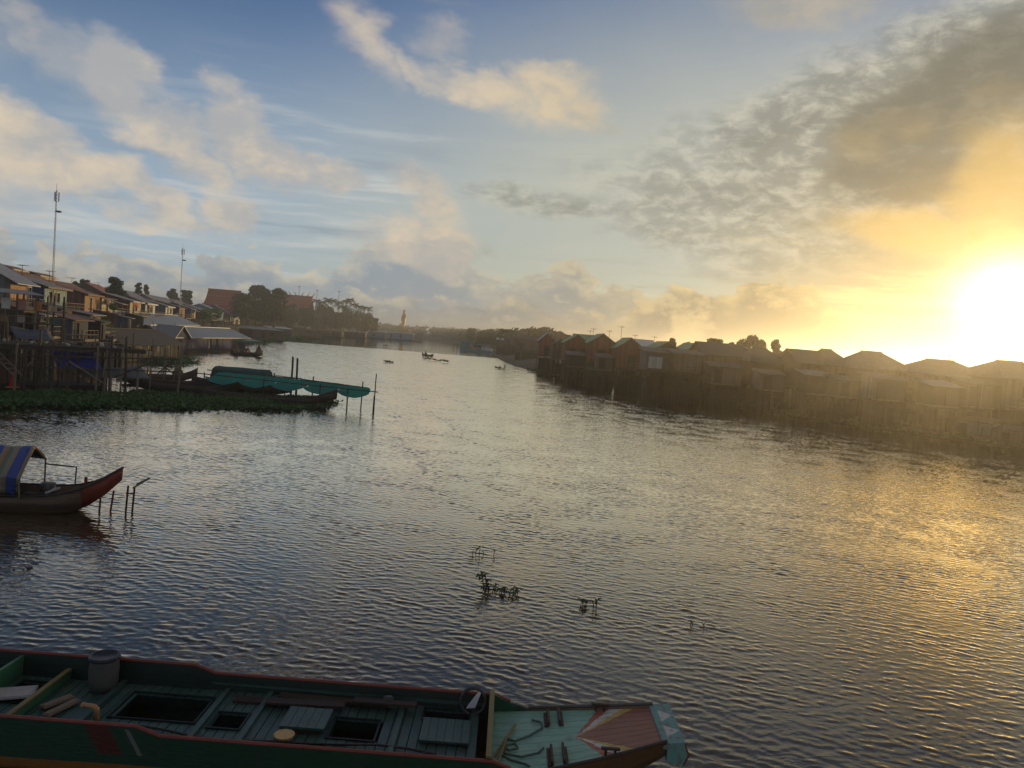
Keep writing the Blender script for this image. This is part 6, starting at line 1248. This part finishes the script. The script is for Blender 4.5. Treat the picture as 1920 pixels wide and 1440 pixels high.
hyacinth('waterside_weeds', [(46, 60), (42, 66), (31, 84), (23, 104), (17, 111), (8, 133), (2.6, 153), (7, 156), (15, 132), (24, 114), (31, 103), (38, 86), (49, 68)], 'weeds along the foot of the right bank', 36, 16000, .3, .6, 'leaf_weed')
hyacinth('waterside_weeds', [(-38, 50), (-43, 64), (-54, 100), (-63, 130), (-70, 152), (-78, 150), (-70, 128), (-60, 98), (-50, 64), (-46, 50)], 'weeds on the slope under the left stilt houses', 37, 12000, .35, 1.3, 'leaf_bush')
def bush(label, px, py, Y, r, seed, lm='leaf_bush'):
    v = atY(px, py, Y); t = thing('bush', label, 'bush', (v.x, v.y, v.z - r)); rng = random.Random(seed); mb = MB()
    for i in range(5): leaves(mb, (rng.uniform(-.5, .5) * r, rng.uniform(-.5, .5) * r, r * rng.uniform(.5, 1.3)), r * .6, r * .6, r * .7, 120, r * .16, rng)
    mb.build('foliage', lm, t, fix=False); MB().tube([(0, 0, -1.5), (0, 0, r)], [.08, .03], 5).build('stem', 'bark', t)
bush('bright green bush below the navy blue house', 63, 596, 78, 1.3, 1); bush('green bush under the red-brown house stilts', 182, 607, 95, 1.2, 2); bush('potted greenery on the cream house porch', 212, 573, 108, .7, 3); bush('bush below the cluttered porch', 385, 588, 200, 2.0, 4); bush('bush beside the pale blue-green house', 405, 590, 230, 2.2, 5); bush('pale bush under the cream house', 195, 612, 92, 1.0, 6)
# floating sprigs in mid-river
def sprig(label, px, py, items, seed, group='sprigs of water weed drifting in mid-river'):
    q = at(px, py); t = thing('water_weed', label, 'water weed', (q.x, q.y, 0), 0, group); rng = random.Random(seed)
    for (dx, dy, h, nl, ls, sl) in items:
        st = MB(); tip = Vector((dx + sl * h, dy, h)); st.tube([(dx, dy, -.1), (dx + sl * h * .35, dy, h * .5), tuple(tip)], [.012, .010, .006], 5); so = st.build('stem', 'leaf_weed', t)
        for i in range(nl):
            a = 6.283 * i / nl + rng.uniform(-.4, .4); k = ls * rng.uniform(.8, 1.2); d = Vector((math.cos(a), math.sin(a), 0)); b = tip - Vector((sl * h, 0, h)) * .12 * (i % 3); s2 = Vector((-d.y, d.x, 0)) * k * .30; m1 = b + d * k * .5 + Vector((0, 0, k * .35)); e = b + d * k + Vector((0, 0, k * rng.uniform(-.05, .35)))
            MB().add([b, m1 + s2, e, m1 - s2, m1 + Vector((0, 0, -.01))], [(0, 1, 4), (1, 2, 4), (2, 3, 4), (3, 0, 4)]).build('leaf', 'leaf_weed', so, fix=False)
it = [(-.30, .2, .42, 11, .26, -.25), (-.26, .16, .26, 7, .22, .1), (-.24, .15, .14, 6, .2, .15)]
rr_ = random.Random(4)
for i in range(16): it.append((-.25 + i * .05 + rr_.uniform(-.04, .04), rr_.uniform(-.15, .15) + .12 - i * .012, rr_.uniform(.04, .15), rr_.choice([5, 6, 7]), rr_.uniform(.13, .21), rr_.uniform(-.4, .4)))
sprig('leafy water weed clump drifting in mid-river, largest of the clumps', 930, 1112, [(a, b_, h * .8, n, l * .72, s_) for a, b_, h, n, l, s_ in it], 1)
sprig('thin dark water weed sprigs upstream of the largest clump', 905, 1040, [(-.2, 0, .12, 4, .12, .2), (-.1, 0, .2, 4, .12, .1), (.02, 0, .1, 3, .1, -.1), (.3, .05, .1, 4, .12, .3), (-.28, -.1, .05, 5, .1, 0)], 2)
sprig('pair of small leafy sprigs right of the largest clump', 1105, 1136, [(-.15, 0, .07, 6, .18, 0), (.15, -.05, .17, 6, .13, .1), (-.1, 0, .05, 4, .12, .4), (.1, 0, .06, 4, .12, -.2)], 3)
sprig('tiny bare sprigs farthest downstream in mid-river', 1303, 1172, [(-.1, 0, .07, 4, .1, .2), (-.05, 0, .05, 3, .1, -.3), (.2, -.05, .06, 3, .1, -.4)], 4)
sprig('weed sprigs standing beyond the net shelter', 490, 690, [(0, 0, .5, 4, .25, .1), (.3, 0, .6, 4, .25, -.1), (1.0, 0, .65, 5, .25, .2), (1.9, .1, .55, 3, .25, .1)], 5)
for i, (px, py, lb) in enumerate([(800, 674, 'drifting weed clump just below the motor boat'), (814, 677, 'low drifting weed clump, middle of three by the motor boat'), (834, 680, 'rightmost drifting weed clump by the motor boat'), (652, 630, 'drifting clump far upstream near the left bank'), (706, 644, 'drifting clump in the far river'), (722, 650, 'small drifting speck nearest the wake'), (728, 680, 'drifting weed below the wake'), (936, 692, 'drifting clump off the right bank')]):
    hyacinth('drifting_weed', [(at(px, py).x + .9 * math.cos(a) * (1.6 if i == 1 else 1), at(px, py).y + 1.2 * math.sin(a)) for a in [k * .785 for k in range(8)]], lb, 60 + i, 90, .3, .5, 'leaf_weed')

# washing hung out on the left bank
def washing(label, px, py, Y, L, seed):
    v = atY(px, py, Y); rng = random.Random(seed); t = thing('washing_line', label, 'washing line', v, ROWA + rng.uniform(-.3, .3), 'washing lines on the left bank')
    MB().tube([(0, 0, 0), (L / 2, 0, -.12), (L, 0, 0)], .015, 4).build('line', 'rope', t)
    for x in (0, L): MB().tube([(x, 0, -3.2), (x, 0, .1)], .045, 5).build('pole', 'post_pale', t)
    x = .15
    while x < L - .5:
        w = rng.uniform(.3, .6); h = rng.uniform(.45, .95); z = -.1
        MB().sheet([[(x + w * i / 3, .04 * math.sin(i * 2 + j), z - h * j / 3) for j in range(4)] for i in range(4)], .01).build('garment', rng.choice(['cloth_white', 'cloth_pink', 'cloth_orange', 'wall_teal', 'cloth_red', 'wall_dusk', 'tarp_grey']), t)
        x += w + rng.uniform(.05, .3)
for i, a in enumerate([('washing on the porch of the navy blue house', 100, 545, 86, 3.0), ('washing left of the steep stairs', 10, 575, 74, 3.0), ('washing in front of the red-brown house', 140, 570, 92, 3.0), ('washing on the cream house porch', 200, 560, 106, 2.6), ('washing in front of the maroon house', 250, 566, 122, 3.4), ('washing beside the white porch posts', 280, 570, 140, 4.0), ('washing on the pink-grey house', 338, 577, 190, 5.0), ('washing on the cluttered dark porch', 378, 578, 225, 6.0)]): washing(*a, i)
# small huts and platforms crowded in front of the stilt houses
GH = 'small huts crowded below the left stilt houses'
for i, (px, Yk, inl, w_, zd_, lb) in enumerate([(40, 0, -4.5, 3.0, 3.6, 'small dark hut below the leftmost house'), (75, 0, -5.5, 2.6, 3.2, 'small dark hut left of the steep stairs'), (112, 0, -4.0, 2.8, 3.8, 'small hut right of the steep stairs'), (135, 0, -6.5, 3.2, 2.9, 'low hut below the red-brown house'), (168, 0, -5.0, 3.0, 3.4, 'hut below the orange plank front'), (188, 0, -7.5, 3.0, 2.8, 'low hut below the cream house'), (215, 0, -4.5, 3.4, 3.6, 'hut below the small tin awning'), (240, 0, -6.0, 3.6, 3.2, 'hut below the maroon house'), (268, 0, -5.0, 4.0, 3.3, 'hut below the white porch posts')]):
    ya = rowY(px, zd_, inl); q = rowP(ya, inl); zb = max(gl(q.x, q.y), -1.2) - .3
    house('hut', lb, (q.x, q.y, zb), ROWA + U(-.2, .2), w_, 2.6, zd_ - zb, 1.8, ('shed', U(.3, .6), ['tin_rust', 'tin_dark', 'tin_slate'][i % 3]), (['wall_brown', 'float_dark', 'wall_redbrown', 'wall_dusk'][i % 4],) * 3, holes=[(.5, 1.3, 0, 1.5)], porch=1.0, posts=(4, 3), group=GH, cat='hut', frame='post')
# loose poles leaning about the foot of the left houses
for i in range(70):
    Y = U(62, 150); X = rowP(Y).x + U(1.5, 7.5); h = U(2.2, 5.4); zb = max(gl(X, Y), -.6) - .3
    o = thing('mud_pole', 'thin crooked pole stuck in the mud below the left stilt houses', 'pole', (X, Y, zb), 0, 'crooked poles below the left stilt houses'); post(o, 0, 0, 0, h, U(.04, .08), i % 3 == 0, .1, 'pole_shaft')
    if i % 4 == 0: MB().bar((0, 0, h * .7), (U(.8, 2.0), U(.3, 1.2), h * U(.55, .85)), .06).build('crossbar', 'post_pale' if i % 8 else 'post', o)
# ------------------------------------------------------------------ statue
def statue():
    b = at(752, 637); t = thing('statue', 'tall golden standing statue on a stepped pedestal at the water edge', 'statue', (b.x, b.y + 6, 0), -.5)
    MB().box(-16, 14, -5, 9, -1, 5.0).build('quay', 'quay', t); MB().box(-16.2, 14.2, -5.2, -5.01, 3.6, 4.6).build('quay_rail', 'white', t)
    MB().box(-6, 6, -3, 6, 5.0, 7.5).build('terrace', 'plinth', t); MB().box(4.5, 8.5, -3.2, 2, 5.01, 9.5).build('side_pier', 'plinth', t)
    MB().lathe([(4.2, 7.5), (4.4, 8.1), (3.4, 8.4), (3.6, 9.2), (2.9, 9.6), (3.1, 10.6), (2.5, 11.0)], 24).build('pedestal', 'plinth', t)
    # robed figure, one continuous loft, then head and arms grown into it
    prof = [(1.35, 11.0, 1), (1.5, 11.6, .8), (1.45, 13, .7), (1.5, 15, .68), (1.65, 17, .66), (1.6, 18.5, .62), (1.85, 20.2, .6), (2.05, 21.3, .55), (1.7, 22.0, .55), (.7, 22.4, .9), (.62, 22.8, 1), (.85, 23.3, 1.05), (.95, 24.0, 1.05), (.85, 24.7, 1.05), (.45, 25.1, 1), (.42, 25.5, 1), (.1, 25.95, 1)]
    n = 20; vs = []; fs = []
    for r, z, k in prof:
        for i in range(n): a = 6.283 * i / n; vs.append((r * math.cos(a), r * k * math.sin(a), z))
    for j in range(len(prof) - 1):
        for i in range(n): fs.append((j * n + i, j * n + (i + 1) % n, (j + 1) * n + (i + 1) % n, (j + 1) * n + i))
    fig = MB().add(vs, fs + [tuple(range((len(prof) - 1) * n, len(prof) * n))])
    fig.tube([(-1.75, 0, 21.2), (-2.0, -.2, 18.8), (-1.9, -.7, 16.6), (-1.85, -.8, 15.4)], [.5, .45, .36, .2], 8); fig.tube([(1.75, 0, 21.2), (2.05, -.2, 18.9), (1.5, -1.2, 18.2), (.9, -1.5, 19.4), (.85, -1.5, 20.0)], [.5, .45, .36, .28, .14], 8)
    fig.build('figure', 'gold', t, True)
    MB().lathe([(.9, 24.2), (.97, 24.5), (.86, 24.85), (.47, 25.2), (.44, 25.55), (.08, 26.05)], 16).build('hair', 'hair', t, True)
statue()
bpy.data.objects['statue'].scale = (.85, .85, .85)
GLP = 'lamp posts on the promenade beside the statue'
for i, (px, py) in enumerate([(712, 608), (722, 609), (728, 610), (734, 609), (766, 612), (772, 613), (676, 600), (655, 598), (640, 596), (620, 598), (604, 592)]):
    v = atY(px, py, 600 if i < 6 else 440); t = thing('lamp_post', 'slim promenade lamp post near the golden statue' if i < 6 else 'slim pale lamp post among the palm trunks', 'lamp post', (v.x, v.y, 4.5 if i < 6 else 2.5), 0, GLP if i < 6 else 'lamp posts below the palm grove'); h = v.z - t.location.z
    MB().tube([(0, 0, 0), (0, 0, h)], [.18, .1], 6).build('pole', 'stone', t); MB().lathe([(.1, h), (.4, h + .3), (.3, h + .8), (.05, h + 1)], 8).build('lantern', 'plinth', t)
def promenade():
    a, b = at(600, 631), at(735, 637)
    o = MB(); o.box(0, (b - a).length + 10, 0, 10, -1, 3.2); q = struct(o, 'embankment', 'quay', loc=(a.x - 10, a.y + 8, 0), rz=math.atan2(b.y - a.y, b.x - a.x))
promenade()

# ------------------------------------------------------------------ haze: air volume added in place of the sun's lens flare
def haze():
    ma = bpy.data.materials.new('flare_haze'); ma.use_nodes = True; t = NT(ma.node_tree); t.n.clear()
    v = t.new('ShaderNodeVolumePrincipled'); v.inputs['Color'].default_value = (1.0, .95, .86, 1); v.inputs['Density'].default_value = HAZE; v.inputs['Anisotropy'].default_value = HAZE_G
    t.l.new(v.outputs[0], t.new('ShaderNodeOutputMaterial').inputs['Volume'])
    o = MB().box(-950, 950, -320, 1150, -3.2, 24.5).build('haze', ma); tag(o, 'thin golden haze added over the river in place of sun flare', 'haze', kind='stuff')
HAZE, HAZE_G = 0.00078, 0.80
haze()
